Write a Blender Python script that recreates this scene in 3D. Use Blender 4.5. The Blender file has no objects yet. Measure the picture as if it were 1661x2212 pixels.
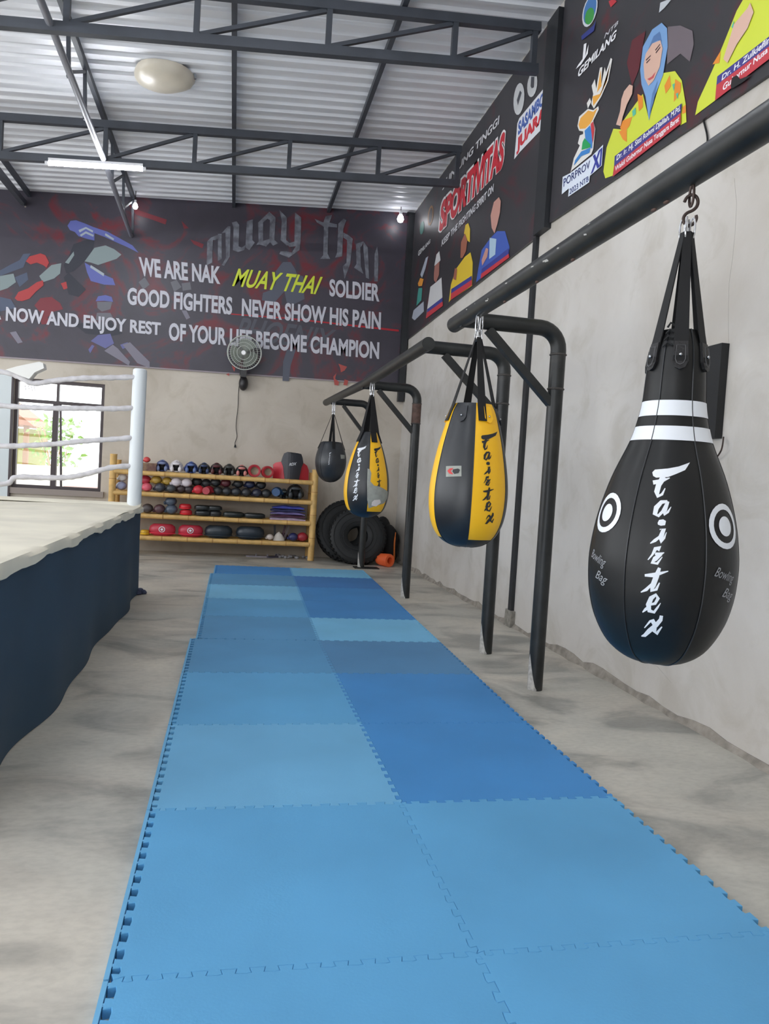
import bpy, bmesh, math, random
from mathutils import Vector, Matrix
import numpy as np

# ---------------------------------------------------------------- camera, sky, light, exposure
S = bpy.context.scene
COL = S.collection
FPX, YAW, PITCH, ROLL = 1610.9, 0.20318, -0.0443, 0.06052
CAM = np.array([-0.7607, -1.9877, 1.3813])
_f = np.array([math.sin(YAW)*math.cos(PITCH), math.cos(YAW)*math.cos(PITCH), math.sin(PITCH)])
_r0 = np.array([math.cos(YAW), -math.sin(YAW), 0.0])
_u0 = np.cross(_r0, _f)
_r = math.cos(ROLL)*_r0 + math.sin(ROLL)*_u0
_u = -math.sin(ROLL)*_r0 + math.cos(ROLL)*_u0
cam = bpy.data.cameras.new('camera'); camo = bpy.data.objects.new('camera', cam); COL.objects.link(camo)
cam.sensor_fit = 'HORIZONTAL'; cam.sensor_width = 36; cam.lens = 36*FPX/1661; cam.clip_start = 0.02; cam.clip_end = 200
M = Matrix(((_r[0], _u[0], -_f[0], CAM[0]), (_r[1], _u[1], -_f[1], CAM[1]), (_r[2], _u[2], -_f[2], CAM[2]), (0, 0, 0, 1)))
camo.matrix_world = M
S.camera = camo
S.view_settings.view_transform = 'Standard'; S.view_settings.look = 'None'
S.view_settings.gamma = 1; S.view_settings.use_curve_mapping = False
S.view_settings.exposure = 0.5
S.cycles.use_denoising = True
S.cycles.max_bounces = 8; S.cycles.diffuse_bounces = 5

W = bpy.data.worlds.new('overcast sky'); S.world = W; W.use_nodes = True
wn = W.node_tree.nodes['Background']; wn.inputs[0].default_value = (0.93, 0.96, 1.0, 1); wn.inputs[1].default_value = 3.2

sun = bpy.data.lights.new('sun', 'SUN'); sun.energy = 1.0; sun.angle = math.radians(20); sun.color = (1, 0.96, 0.9)
suno = bpy.data.objects.new('sun', sun); COL.objects.link(suno)
suno.rotation_euler = Vector((-0.75, 0.25, 0.55)).to_track_quat('Z', 'Y').to_euler()

def portal(name, loc, aim, sx, sy):
    l = bpy.data.lights.new(name, 'AREA'); l.shape = 'RECTANGLE'; l.size = sx; l.size_y = sy; l.cycles.is_portal = True
    o = bpy.data.objects.new(name, l); COL.objects.link(o); o.location = loc
    o.rotation_euler = (-Vector(aim)).to_track_quat('Z', 'Y').to_euler()
portal('sky_portal_left', (-9.05, 2.6, 2.35), (1, 0, 0), 13.0, 3.5)
portal('sky_portal_front', (-5.5, -5.05, 1.9), (0, 1, 0), 6.0, 3.6)
portal('sky_portal_window', (-3.48, 10.62, 1.75), (0, -1, 0), 1.4, 1.7)

# ---------------------------------------------------------------- pixel helpers (photo pixel -> point on a real plane)
def ray(u, v):
    return _f + (u-830.5)/FPX*_r - (v-1106)/FPX*_u
def on(u, v, axis, val):
    d = ray(u, v); t = (val-CAM[axis])/d[axis]
    return CAM + t*d
XW, YB = 2.02, 10.5                                    # right wall plane, back wall plane
def roof_z(x): return 5.90 + 0.078*(x-2.02)

# ---------------------------------------------------------------- materials
def lin(c):
    return tuple(((x/255)/12.92 if x/255 <= 0.04045 else ((x/255+0.055)/1.055)**2.4) for x in c[:3])
MATS = {}
def mat(name, c, rough=0.6, metal=0.0, var=0.0, scale=6.0, c2=None, bump=0.0, bscale=60, coat=0.0, spec=0.5, emit=0, stretch=None):
    if name in MATS: return MATS[name]
    m = bpy.data.materials.new(name); m.use_nodes = True; nt = m.node_tree; b = nt.nodes['Principled BSDF']
    L = lin(c); b.inputs['Base Color'].default_value = (*L, 1); b.inputs['Roughness'].default_value = rough
    b.inputs['Metallic'].default_value = metal; b.inputs['Specular IOR Level'].default_value = spec
    if coat: b.inputs['Coat Weight'].default_value = coat; b.inputs['Coat Roughness'].default_value = 0.25
    if emit:
        b.inputs['Emission Color'].default_value = (*L, 1); b.inputs['Emission Strength'].default_value = emit
    tc = nt.nodes.new('ShaderNodeTexCoord')
    src = tc.outputs['Object']
    if stretch:
        mp = nt.nodes.new('ShaderNodeMapping'); mp.inputs['Scale'].default_value = stretch
        nt.links.new(src, mp.inputs[0]); src = mp.outputs[0]
    if var or c2:
        n = nt.nodes.new('ShaderNodeTexNoise'); n.inputs['Scale'].default_value = scale; n.inputs['Detail'].default_value = 6
        nt.links.new(src, n.inputs['Vector'])
        r = nt.nodes.new('ShaderNodeValToRGB')
        a = lin(c2) if c2 else tuple(x*(1-var) for x in L)
        r.color_ramp.elements[0].position = 0.35; r.color_ramp.elements[1].position = 0.65
        r.color_ramp.elements[0].color = (*a, 1); r.color_ramp.elements[1].color = (*(L if c2 else tuple(min(1, x*(1+var*0.5)) for x in L)), 1)
        nt.links.new(n.outputs['Fac'], r.inputs[0]); nt.links.new(r.outputs[0], b.inputs['Base Color'])
    if bump:
        n2 = nt.nodes.new('ShaderNodeTexNoise'); n2.inputs['Scale'].default_value = bscale; n2.inputs['Detail'].default_value = 4
        nt.links.new(src, n2.inputs['Vector'])
        bp = nt.nodes.new('ShaderNodeBump'); bp.inputs['Strength'].default_value = bump; bp.inputs['Distance'].default_value = 0.01
        nt.links.new(n2.outputs['Fac'], bp.inputs['Height']); nt.links.new(bp.outputs[0], b.inputs['Normal'])
    MATS[name] = m; return m

def ramp(nt, src, stops):
    r = nt.nodes.new('ShaderNodeValToRGB'); cr = r.color_ramp
    while len(cr.elements) < len(stops): cr.elements.new(0.5)
    for e, (p, c) in zip(cr.elements, stops): e.position = p; e.color = (*lin(c), 1)
    nt.links.new(src, r.inputs[0]); return r.outputs[0]
def noise(nt, vec, scale, detail=6, dist=0.0, rough=0.55):
    n = nt.nodes.new('ShaderNodeTexNoise'); n.inputs['Scale'].default_value = scale; n.inputs['Detail'].default_value = detail
    n.inputs['Distortion'].default_value = dist; n.inputs['Roughness'].default_value = rough
    nt.links.new(vec, n.inputs['Vector']); return n.outputs['Fac']
def mixc(nt, fac, a, b, mode='MIX'):
    m = nt.nodes.new('ShaderNodeMix'); m.data_type = 'RGBA'; m.blend_type = mode
    for s, v in ((0, fac), (6, a), (7, b)):
        if isinstance(v, (int, float)): m.inputs[s].default_value = v
        elif isinstance(v, tuple): m.inputs[s].default_value = (*v, 1)
        else: nt.links.new(v, m.inputs[s])
    return m.outputs[2]

def concrete_floor():
    m = bpy.data.materials.new('smooth_cement_floor'); m.use_nodes = True; nt = m.node_tree; b = nt.nodes['Principled BSDF']
    tc = nt.nodes.new('ShaderNodeTexCoord'); mp = nt.nodes.new('ShaderNodeMapping'); mp.inputs['Scale'].default_value = (0.6, 1.0, 1)
    nt.links.new(tc.outputs['Object'], mp.inputs[0]); v = mp.outputs[0]
    base = ramp(nt, noise(nt, v, 0.9, 7, 0.7), [(0.30, (184, 184, 178)), (0.45, (196, 194, 186)), (0.56, (206, 201, 191)), (0.7, (214, 208, 196))])
    blot = ramp(nt, noise(nt, v, 1.8, 6, 1.1, 0.55), [(0.36, (172, 172, 170)), (0.5, (240, 238, 234)), (0.66, (255, 253, 248))])
    c = mixc(nt, 0.75, base, blot, 'MULTIPLY')
    fine = ramp(nt, noise(nt, v, 38, 4), [(0.3, (225, 225, 225)), (0.6, (255, 255, 255))])
    c = mixc(nt, 0.5, c, fine, 'MULTIPLY')
    nt.links.new(c, b.inputs['Base Color'])
    rr = nt.nodes.new('ShaderNodeMapRange'); rr.inputs[3].default_value = 0.38; rr.inputs[4].default_value = 0.62
    nt.links.new(noise(nt, v, 2.0), rr.inputs[0]); nt.links.new(rr.outputs[0], b.inputs['Roughness'])
    bp = nt.nodes.new('ShaderNodeBump'); bp.inputs['Strength'].default_value = 0.12; bp.inputs['Distance'].default_value = 0.01
    nt.links.new(noise(nt, v, 9, 6), bp.inputs['Height']); nt.links.new(bp.outputs[0], b.inputs['Normal'])
    return m
def plaster(name, tint=(202, 198, 193), low=(186, 180, 172)):
    m = bpy.data.materials.new(name); m.use_nodes = True; nt = m.node_tree; b = nt.nodes['Principled BSDF']
    tc = nt.nodes.new('ShaderNodeTexCoord'); v = tc.outputs['Object']
    base = ramp(nt, noise(nt, v, 0.8, 6, 0.4), [(0.3, low), (0.55, tint), (0.75, tuple(min(255, x+8) for x in tint))])
    st = ramp(nt, noise(nt, v, 2.3, 8, 1.0, 0.6), [(0.34, (228, 225, 217)), (0.5, (250, 249, 247)), (1, (255, 255, 255))])
    nt.links.new(mixc(nt, 0.6, base, st, 'MULTIPLY'), b.inputs['Base Color']); b.inputs['Roughness'].default_value = 0.85
    bp = nt.nodes.new('ShaderNodeBump'); bp.inputs['Strength'].default_value = 0.25; bp.inputs['Distance'].default_value = 0.01
    nt.links.new(noise(nt, v, 14, 7), bp.inputs['Height']); nt.links.new(bp.outputs[0], b.inputs['Normal'])
    return m
def banner_mat(name, seed, dark=(38, 36, 42), red=(96, 30, 36), amt=0.56):
    m = bpy.data.materials.new(name); m.use_nodes = True; nt = m.node_tree; b = nt.nodes['Principled BSDF']
    tc = nt.nodes.new('ShaderNodeTexCoord'); mp = nt.nodes.new('ShaderNodeMapping'); mp.inputs['Location'].default_value = (seed, seed*2, seed)
    nt.links.new(tc.outputs['Object'], mp.inputs[0]); v = mp.outputs[0]
    base = ramp(nt, noise(nt, v, 1.1, 6, 1.8, 0.6), [(0.3, dark), (amt, tuple(int(d*1.1) for d in dark)), (amt+0.14, red)])
    nt.links.new(base, b.inputs['Base Color']); b.inputs['Roughness'].default_value = 0.42
    return m
def peel_pipe():
    m = bpy.data.materials.new('black_painted_steel_pipe'); m.use_nodes = True; nt = m.node_tree; b = nt.nodes['Principled BSDF']
    tc = nt.nodes.new('ShaderNodeTexCoord'); v = tc.outputs['Object']
    c = ramp(nt, noise(nt, v, 7, 6), [(0.3, (22, 24, 25)), (0.62, (38, 40, 40)), (0.78, (58, 52, 48))])
    nt.links.new(c, b.inputs['Base Color']); b.inputs['Roughness'].default_value = 0.42; b.inputs['Specular IOR Level'].default_value = 0.45
    return m

M_floor = concrete_floor(); M_wall = plaster('cement_plaster_wall'); M_wallb = plaster('cement_plaster_wall_warm', (200, 192, 180), (186, 177, 164))
M_pipe = peel_pipe(); M_scrape = mat('bare_scraped_paint', (178, 176, 172), 0.7, var=0.3, scale=40)
M_rust = mat('rusty_primer', (88, 66, 58), 0.7, var=0.3, scale=25)
M_steel = mat('grey_painted_truss_steel', (62, 66, 74), 0.5, var=0.15, scale=4)
M_steel2 = mat('dark_painted_column_steel', (36, 38, 42), 0.5, var=0.2, scale=5)
M_roof = mat('galvanised_roof_sheet', (222, 224, 230), 0.42, metal=0.12, var=0.06, scale=1.5)
M_black = mat('black_vinyl', (15, 16, 17), 0.48, bump=0.12, bscale=14, coat=0.1, spec=0.35)
M_navy = mat('black_blue_vinyl', (22, 26, 32), 0.42, bump=0.15, bscale=12, coat=0.2)
M_yellow = mat('yellow_vinyl', (250, 190, 16), 0.42, bump=0.1, bscale=12, coat=0.15)
M_white = mat('white_vinyl_print', (226, 230, 236), 0.45)
M_faint = mat('faint_grey_print', (150, 152, 156), 0.5)
M_strap = mat('black_webbing', (17, 17, 19), 0.8)
M_chrome = mat('bright_steel', (190, 192, 196), 0.22, metal=1.0)
M_hook = mat('dull_iron_hook', (70, 58, 54), 0.5, metal=0.6)
M_canvas = mat('cream_ring_canvas', (232, 226, 208), 0.8, var=0.10, scale=2.2, bump=0.3, bscale=5)
M_skirt = mat('dark_blue_skirt_cloth', (38, 64, 86), 0.75, var=0.12, scale=1.2, bump=0.15, bscale=3)
M_post = mat('pale_grey_post_paint', (214, 220, 224), 0.5)
M_rope = mat('white_cloth_rope_wrap', (204, 202, 206), 0.8, var=0.14, scale=14, bump=0.35, bscale=22)
M_bamboo = mat('yellow_bamboo', (216, 176, 108), 0.5, var=0.18, scale=9)
M_node = mat('bamboo_node', (176, 130, 72), 0.6)
M_rubber = mat('black_rubber', (20, 22, 24), 0.6, var=0.2, scale=8)
M_frame = mat('brown_window_frame', (66, 56, 58), 0.5)
M_grey = mat('worn_grey_tape', (158, 160, 152), 0.6, var=0.12, scale=18)

# ---------------------------------------------------------------- mesh builder
class MB:
    def __init__(s): s.v = []; s.f = []; s.m = []
    def add(s, vs, fs, mi=0):
        o = len(s.v); s.v += [tuple(float(c) for c in x) for x in vs]; s.f += [tuple(i+o for i in f) for f in fs]; s.m += [mi]*len(fs); return s
    def box(s, a, b, mi=0):
        x0, y0, z0 = a; x1, y1, z1 = b
        vs = [(x0,y0,z0),(x1,y0,z0),(x1,y1,z0),(x0,y1,z0),(x0,y0,z1),(x1,y0,z1),(x1,y1,z1),(x0,y1,z1)]
        return s.add(vs, [(0,3,2,1),(4,5,6,7),(0,1,5,4),(1,2,6,5),(2,3,7,6),(3,0,4,7)], mi)
    def bar(s, p, q, w, h, mi=0, up=(0, 0, 1)):
        p = Vector(p); q = Vector(q); d = (q-p).normalized(); upv = Vector(up)
        if abs(d.dot(upv)) > 0.99: upv = Vector((1, 0, 0))
        a = d.cross(upv).normalized(); b = a.cross(d).normalized()
        vs = [c + a*(w/2*i) + b*(h/2*j) for c in (p, q) for i, j in ((-1,-1),(1,-1),(1,1),(-1,1))]
        return s.add(vs, [(3,2,1,0),(4,5,6,7),(0,1,5,4),(1,2,6,5),(2,3,7,6),(3,0,4,7)], mi)
    def tube(s, pts, r, seg=12, mi=0, closed=False, cap=True):
        P = [Vector(p) for p in pts]; n = len(P); R = r if isinstance(r, (list, tuple)) else [r]*n
        ref = None; rings = []
        for i in range(n):
            if closed: d = P[(i+1) % n]-P[i-1]
            else: d = P[min(i+1, n-1)]-P[max(i-1, 0)]
            d = d.normalized()
            if ref is None:
                ref = Vector((0, 0, 1)) if abs(d.z) < 0.9 else Vector((1, 0, 0))
            a = (ref - d*ref.dot(d)).normalized(); ref = a; b = d.cross(a)
            rings.append([P[i] + (a*math.cos(2*math.pi*k/seg)+b*math.sin(2*math.pi*k/seg))*R[i] for k in range(seg)])
        vs = [v for rg in rings for v in rg]; fs = []
        for i in range(n if closed else n-1):
            for k in range(seg):
                a0 = i*seg+k; a1 = i*seg+(k+1) % seg; b0 = ((i+1) % n)*seg+k; b1 = ((i+1) % n)*seg+(k+1) % seg
                fs.append((a0, a1, b1, b0))
        if cap and not closed:
            fs.append(tuple(range(seg))[::-1]); fs.append(tuple((n-1)*seg+k for k in range(seg)))
        return s.add(vs, fs, mi)
    def lathe(s, prof, c=(0, 0, 0), seg=24, mi=0, matf=None, sx=1.0, sy=1.0, a0=0.0):
        # prof: (r, z) pairs
        vs = []; n = len(prof)
        for r, z in prof:
            for k in range(seg):
                a = a0+2*math.pi*k/seg; vs.append((c[0]+r*math.cos(a)*sx, c[1]+r*math.sin(a)*sy, c[2]+z))
        o = len(s.v); s.v += [tuple(map(float, v)) for v in vs]
        for i in range(n-1):
            for k in range(seg):
                s.f.append((o+i*seg+k, o+i*seg+(k+1) % seg, o+(i+1)*seg+(k+1) % seg, o+(i+1)*seg+k))
                s.m.append(matf(i, k) if matf else mi)
        return s
    def ball(s, c, r, seg=14, rings=9, mi=0, zmin=-1.0):
        rx, ry, rz = (r, r, r) if isinstance(r, (int, float)) else r
        prof = []
        for i in range(rings+1):
            t = -math.pi/2 + math.pi*i/rings; prof.append((max(1e-4, math.cos(t)), max(math.sin(t), zmin)))
        vs = []
        for rr, z in prof:
            for k in range(seg):
                a = 2*math.pi*k/seg; vs.append((c[0]+rx*rr*math.cos(a), c[1]+ry*rr*math.sin(a), c[2]+rz*z))
        fs = [(i*seg+k, i*seg+(k+1) % seg, (i+1)*seg+(k+1) % seg, (i+1)*seg+k) for i in range(rings) for k in range(seg)]
        return s.add(vs, fs, mi)
    def prism(s, pts, dvec, mi=0):
        n = len(pts); P = [Vector(p) for p in pts]; D = Vector(dvec)
        vs = P + [p+D for p in P]
        fs = [tuple(range(n))[::-1], tuple(range(n, 2*n))] + [(i, (i+1) % n, n+(i+1) % n, n+i) for i in range(n)]
        return s.add(vs, fs, mi)
    def xf(s, Mx, start=0):
        s.v[start:] = [tuple(Mx @ Vector(v)) for v in s.v[start:]]; return s

def mesh_of(mb, mats, smooth=False, name='m'):
    me = bpy.data.meshes.new(name); me.from_pydata(mb.v, [], mb.f)
    for m in (mats if isinstance(mats, (list, tuple)) else [mats]): me.materials.append(m)
    me.polygons.foreach_set('material_index', mb.m)
    bm = bmesh.new(); bm.from_mesh(me); bmesh.ops.remove_doubles(bm, verts=bm.verts, dist=1e-5)
    bmesh.ops.recalc_face_normals(bm, faces=bm.faces)
    bm.to_mesh(me); bm.free()
    if smooth:
        me.polygons.foreach_set('use_smooth', [True]*len(me.polygons)); me.set_sharp_from_angle(angle=math.radians(40))
    me.update(); return me
def obj(name, mb, mats, parent=None, smooth=False, world=False, label=None, loc=None):
    if world and parent is not None:
        p = parent; off = Vector((0, 0, 0))
        while p is not None: off += Vector(p.location); p = p.parent
        mb.v = [tuple(Vector(v)-off) for v in mb.v]
    me = mesh_of(mb, mats, smooth, name); o = bpy.data.objects.new(name, me); COL.objects.link(o)
    if parent is not None: o.parent = parent
    if loc is not None: o.location = loc
    if label: o['label'] = label
    return o
def thing(name, label, cat, loc=(0, 0, 0), rz=0.0, group=None):
    o = bpy.data.objects.new(name, None); COL.objects.link(o); o.location = loc; o.rotation_euler = (0, 0, rz); o.empty_display_size = 0.1
    o['label'] = label; o['category'] = cat
    if group: o['group'] = group
    return o
def tag(o, label, cat, group=None):
    o['label'] = label; o['category'] = cat
    if group: o['group'] = group
    return o
def struct(name, mb, mats, smooth=False, parent=None):
    o = obj(name, mb, mats, parent, smooth)
    if parent is None: o['kind'] = 'structure'
    return o
def copy_tree(o, parent=None):
    c = o.copy(); COL.objects.link(c); c.parent = parent
    for ch in o.children: copy_tree(ch, c)
    return c

# ---------------------------------------------------------------- room shell
XL, YF = -9.0, -5.0
struct('floor', MB().box((XL-0.2, YF-0.2, -0.15), (XW+0.2, YB+0.2, 0.0)), M_floor)
WT = 0.2
WX0, WX1, WZ0, WZ1 = -4.12, -2.80, 0.905, 2.60
wb = MB()
HB = 5.5
wb.box((XL-WT, YB, 0), (WX0, YB+WT, HB-0.35)); wb.box((WX1, YB, 0), (XW+WT, YB+WT, HB-0.05))
wb.box((WX0, YB, 0), (WX1, YB+WT, WZ0)); wb.box((WX0, YB, WZ1), (WX1, YB+WT, HB-0.35))
xs = [XL-WT + (XW+2*WT-XL)*i/8 for i in range(9)]
wb.prism([(xs[0], YB+0.001, 4.9)]+[(XW+WT, YB+0.001, 4.9), (XW+WT, YB+0.001, roof_z(XW+WT)), (XL-WT, YB+0.001, roof_z(XL-WT))], (0, WT-0.002, 0))
struct('wall_back', wb, M_wallb)
wr = MB().box((XW, YF-WT, 0), (XW+WT, YB+WT, 5.93))
wrs = struct('wall_right', wr, M_wall)
for path in (((1586, 385), (1591, 440), (1588, 500), (1582, 560), (1575, 610), (1573, 680), (1574, 760)), ((1310, 1350), (1340, 1395), (1390, 1425), (1420, 1440), (1450, 1475))):
    obj('wall_crack', MB().tube([on(u, v, 0, XW-0.0005) for u, v in path], 0.0009, 5), mat('crack_grey', (160, 154, 147), 0.9), wrs)  # cracks drawn as thin grey lines on the plaster
wl = MB().box((XL-WT, YF, 0), (XL, YB, 0.6)); wl.box((XL-WT, YF, 4.1), (XL, YB, 5.2)); wl.box((XL-WT, 9.1, 0.6), (XL, YB, 4.1)); wl.box((XL-WT, YF, 0.6), (XL, -3.9, 4.1))
struct('wall_left', wl, M_wall)
wf = MB().box((XL, YF-WT, 0), (-8.5, YF, 5.05)); wf.box((-2.5, YF-WT, 0), (XW, YF, 5.5)); wf.prism([(-8.5, YF-WT, 3.7), (-2.5, YF-WT, 3.7), (-2.5, YF-WT, 5.5), (-8.5, YF-WT, 5.02)], (0, WT, 0))
struct('wall_front', wf, M_wall)
# corrugated roof, one sheet = four ridges
PIT, DEP = 0.19, 0.028
ceil = bpy.data.objects.new('ceiling', None); COL.objects.link(ceil); ceil['kind'] = 'structure'
sheet = MB(); prof = []
for k in range(4):
    y = k*PIT; prof += [(y, 0), (y+0.105, 0), (y+0.125, -DEP), (y+0.17, -DEP)]
prof.append((4*PIT, 0))
prof = [(y, z) for y, z in prof]
XA, XB = XL-0.4, XW+0.25
vs = []
for dz in (0, 0.006):
    for y, z in prof:
        for x in (XA, XB): vs.append((x, y, roof_z(x)+z+dz))
n = len(prof); fs = []
for j in range(n-1):
    fs.append((2*j, 2*j+1, 2*j+3, 2*j+2)); fs.append((2*n+2*j, 2*n+2*j+2, 2*n+2*j+3, 2*n+2*j+1))
fs += [(0, 2*n, 2*n+1, 1), (2*n-2, 2*n-1, 4*n-1, 4*n-2)]
sheet.add(vs, fs)
sm = mesh_of(sheet, M_roof, name='roof_sheet')
y = YF-0.4
while y < YB+0.3:
    o = bpy.data.objects.new('roof_sheet', sm); COL.objects.link(o); o.parent = ceil; o.location = (0, y, 0); y += 4*PIT

# window
wo = bpy.data.objects.new('window_1', None); COL.objects.link(wo); wo['kind'] = 'structure'; wo.location = (0, 0, 0)
fr = MB(); yy = YB+0.06; w = 0.05
fr.box((WX0, yy-0.03, WZ0), (WX0+w, yy+0.05, WZ1)); fr.box((WX1-w, yy-0.03, WZ0), (WX1, yy+0.05, WZ1))
fr.box((WX0+w, yy-0.03, WZ1-w), (WX1-w, yy+0.05, WZ1)); fr.box((WX0+w, yy-0.03, WZ0), (WX1-w, yy+0.05, WZ0+w))
fr.box((WX0+w, yy-0.028, 2.235), (WX1-w, yy+0.048, 2.285))
obj('window_frame', fr, M_frame, wo)
mu = MB().box((-3.515, yy-0.026, 2.285), (-3.48, yy+0.046, WZ1-w)); mu.box((-3.56, yy-0.026, WZ0+w), (-3.48, yy+0.046, 2.235))
obj('mullion', mu, M_frame, wo)
obj('sash_edge', MB().bar((-3.40, yy+0.0, WZ0+w), (-3.455, yy+0.0, 2.235), 0.03, 0.03, up=(0, 1, 0)), M_frame, wo)
gl = bpy.data.materials.new('window_glass'); gl.use_nodes = True; nt = gl.node_tree; nt.nodes.clear()
o_ = nt.nodes.new('ShaderNodeOutputMaterial'); mx = nt.nodes.new('ShaderNodeMixShader'); tr = nt.nodes.new('ShaderNodeBsdfTransparent'); gs = nt.nodes.new('ShaderNodeBsdfGlossy')
gs.inputs['Roughness'].default_value = 0.02; mx.inputs[0].default_value = 0.05; tr.inputs[0].default_value = (0.96, 0.98, 0.97, 1)
nt.links.new(tr.outputs[0], mx.inputs[1]); nt.links.new(gs.outputs[0], mx.inputs[2]); nt.links.new(mx.outputs[0], o_.inputs[0])
for a, b in (((WX0+w, 2.285), (-3.515, WZ1-w)), ((-3.48, 2.285), (WX1-w, WZ1-w)), ((WX0+w, WZ0+w), (-3.56, 2.235)), ((-3.48, WZ0+w), (WX1-w, 2.235))):
    obj('pane', MB().box((a[0], yy+0.016, a[1]), (b[0], yy+0.02, b[1])), gl, wo)
obj('window_sill', MB().box((WX0, YB-0.05, WZ0-0.09), (WX1+0.05, YB+0.06, WZ0)), mat('grey_sill', (150, 140, 134), 0.8), wo)
# pale door leaf beside the window
do = bpy.data.objects.new('door_1', None); COL.objects.link(do); do['kind'] = 'structure'
obj('door_leaf', MB().box((-5.0, YB-0.06, 0.0), (-4.145, YB-0.005, 2.62)), mat('pale_blue_grey_door', (206, 214, 216), 0.55), do)
obj('door_frame', MB().box((-4.145, YB-0.065, 0.0), (-4.12, YB-0.004, 2.64)), M_frame, do)
# skim-coat ledge of cement along the foot of the right wall
random.seed(4)
tr_ = MB(); pts = []
yv = -3.0
while yv < 10.4: pts.append((yv, 0.012+0.03*random.random(), 0.02+0.05*random.random())); yv += 0.16
for (y0, w0, h0), (y1, w1, h1) in zip(pts, pts[1:]):
    tr_.add([(XW, y0, 0), (XW-w0, y0, 0), (XW-0.006, y0, h0), (XW, y0, h0), (XW, y1, 0), (XW-w1, y1, 0), (XW-0.006, y1, h1), (XW, y1, h1)],
            [(1, 5, 6, 2), (2, 6, 7, 3)])
struct('baseboard_right', tr_, mat('rough_cement_fillet', (150, 143, 134), 0.9, var=0.3, scale=12))

# ---------------------------------------------------------------- steel columns on the walls
t = thing('steel_column', 'tall dark steel column standing against the right wall between the two side banners', 'column', (XW, 4.95, 0))
obj('shaft', MB().box((XW-0.07, 4.64, 3.80), (XW, 4.90, 5.80)), M_steel2, t, world=True)
obj('lower_shaft', MB().box((XW-0.035, 4.90, 0.10), (XW, 4.98, 3.80)), M_steel2, t, world=True)
obj('footing', MB().prism([(XW-0.05, 4.86, 0), (XW, 4.86, 0), (XW, 5.03, 0), (XW-0.05, 5.03, 0)], (0.01, 0, 0.16)), mat('raw_concrete_footing', (140, 136, 128), 0.9, var=0.3, scale=20), t, world=True)
t = thing('steel_column', 'dark steel column in the back right corner beside the long banner', 'column', (1.95, 10.4, 2.9))
obj('shaft', MB().box((1.90, 10.36, 2.70), (2.0, 10.46, roof_z(1.9)-0.06)), M_steel2, t, world=True)
obj('cap_plate', MB().box((1.86, 10.32, roof_z(1.86)-0.075), (2.01, 10.475, roof_z(1.86)-0.06)), M_steel2, t, world=True)

# ---------------------------------------------------------------- roof trusses and purlins
def cross_truss(y, zb, zt, ups, label, xr=1.88):
    t = thing('roof_truss', label, 'truss', (XL, y, zb(XL)))
    obj('bottom_chord', MB().bar((XL, y, zb(XL)), (xr, y, zb(xr)), 0.07, 0.085), M_steel, t, world=True)
    obj('top_chord', MB().bar((XL, y, zt(XL)), (xr, y, zt(xr)), 0.07, 0.085), M_steel, t, world=True)
    for a in ups:
        obj('upright', MB().bar((a, y, zb(a)+0.03), (a, y, zt(a)-0.03), 0.05, 0.06, up=(0, 1, 0)), M_steel, t, world=True)
    for a, b in zip(ups, ups[1:]):
        obj('diagonal', MB().bar((a+0.03, y, zb(a)+0.05), (b-0.03, y, zt(b)-0.05), 0.035, 0.035), M_steel, t, world=True)
    return t
ups2 = [on(u, 320, 1, 7.45)[0] for u in (-290, -150, 0, 228, 421, 626, 819)] + [1.86]
ups2 = [-8.9, -7.9, -6.9, -5.9] + [u for u in ups2 if u > -5.5]
cross_truss(7.45, lambda x: 5.225+0.0785*(x-1.9), lambda x: 5.655+0.0785*(x-1.9), ups2, 'grey steel roof truss nearer the back banner, with the lit tube under it', 1.90)
ups1 = [on(u, 50, 1, 4.9)[0] for u in (144, 425, 711, 984)] + [1.83]
ups1 = [-8.9, -7.95, -7.0, -6.05, -5.1, -4.2, -3.3] + ups1
cross_truss(4.9, lambda x: 5.36+0.085*(x-2.0), lambda x: 5.745+0.0785*(x-2.0), ups1, 'grey steel roof truss nearest the camera, crossing above the oval lamp', 1.88)
cross_truss(2.35, lambda x: 5.36+0.085*(x-2.0), lambda x: 5.745+0.0785*(x-2.0), ups1, 'grey steel roof truss above the camera, out of the picture', 1.98)
for px_, lab in ((0.56, 'thin steel purlin under the roof nearest the right wall'), (-0.96, 'thin steel purlin under the roof right of the oval lamp'),
                 (-2.48, 'thin steel purlin under the roof left of the oval lamp, above the lengthwise truss'), (-4.0, 'thin steel purlin under the roof at the far left')):
    z = roof_z(px_)-DEP-0.035
    tag(obj('purlin', MB().bar((0, YF, 0), (0, YB, 0), 0.05, 0.07), M_steel, None, loc=(px_, 0, z)), lab, 'purlin')
t = thing('lengthwise_truss', 'pale grey lengthwise roof truss running toward the back wall left of the oval lamp', 'truss', (-2.45, -4, 4.9))
lc = [(-2.44, -4.5, 5.02), (-2.44, 4.9, 5.00), (-2.42, 7.45, 4.90), (-2.5, 10.45, 4.93)]
obj('bottom_chord', MB().tube(lc, 0.032, 10), mat('light_grey_steel_pipe', (132, 134, 142), 0.4, metal=0.3), t, world=True, smooth=True)
wys = [(2.4, 0), (3.1, 1), (3.8, 0), (4.9, 1), (4.95, 0), (5.6, 1), (5.65, 0), (6.6, 1), (6.7, 0), (7.4, 1), (7.5, 0), (8.6, 1), (8.7, 0), (9.8, 1)]
def lcz(y):
    for (x0, y0, z0), (x1, y1, z1) in zip(lc, lc[1:]):
        if y0 <= y <= y1: return z0+(z1-z0)*(y-y0)/(y1-y0)
for yv in (3.4, 5.7, 6.5, 8.3, 9.3, 10.3):
    obj('upright', MB().bar((-2.46, yv, lcz(yv)), (-2.48, yv, roof_z(-2.48)-0.09), 0.035, 0.035, up=(0, 1, 0)), M_steel, t, world=True)
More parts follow.
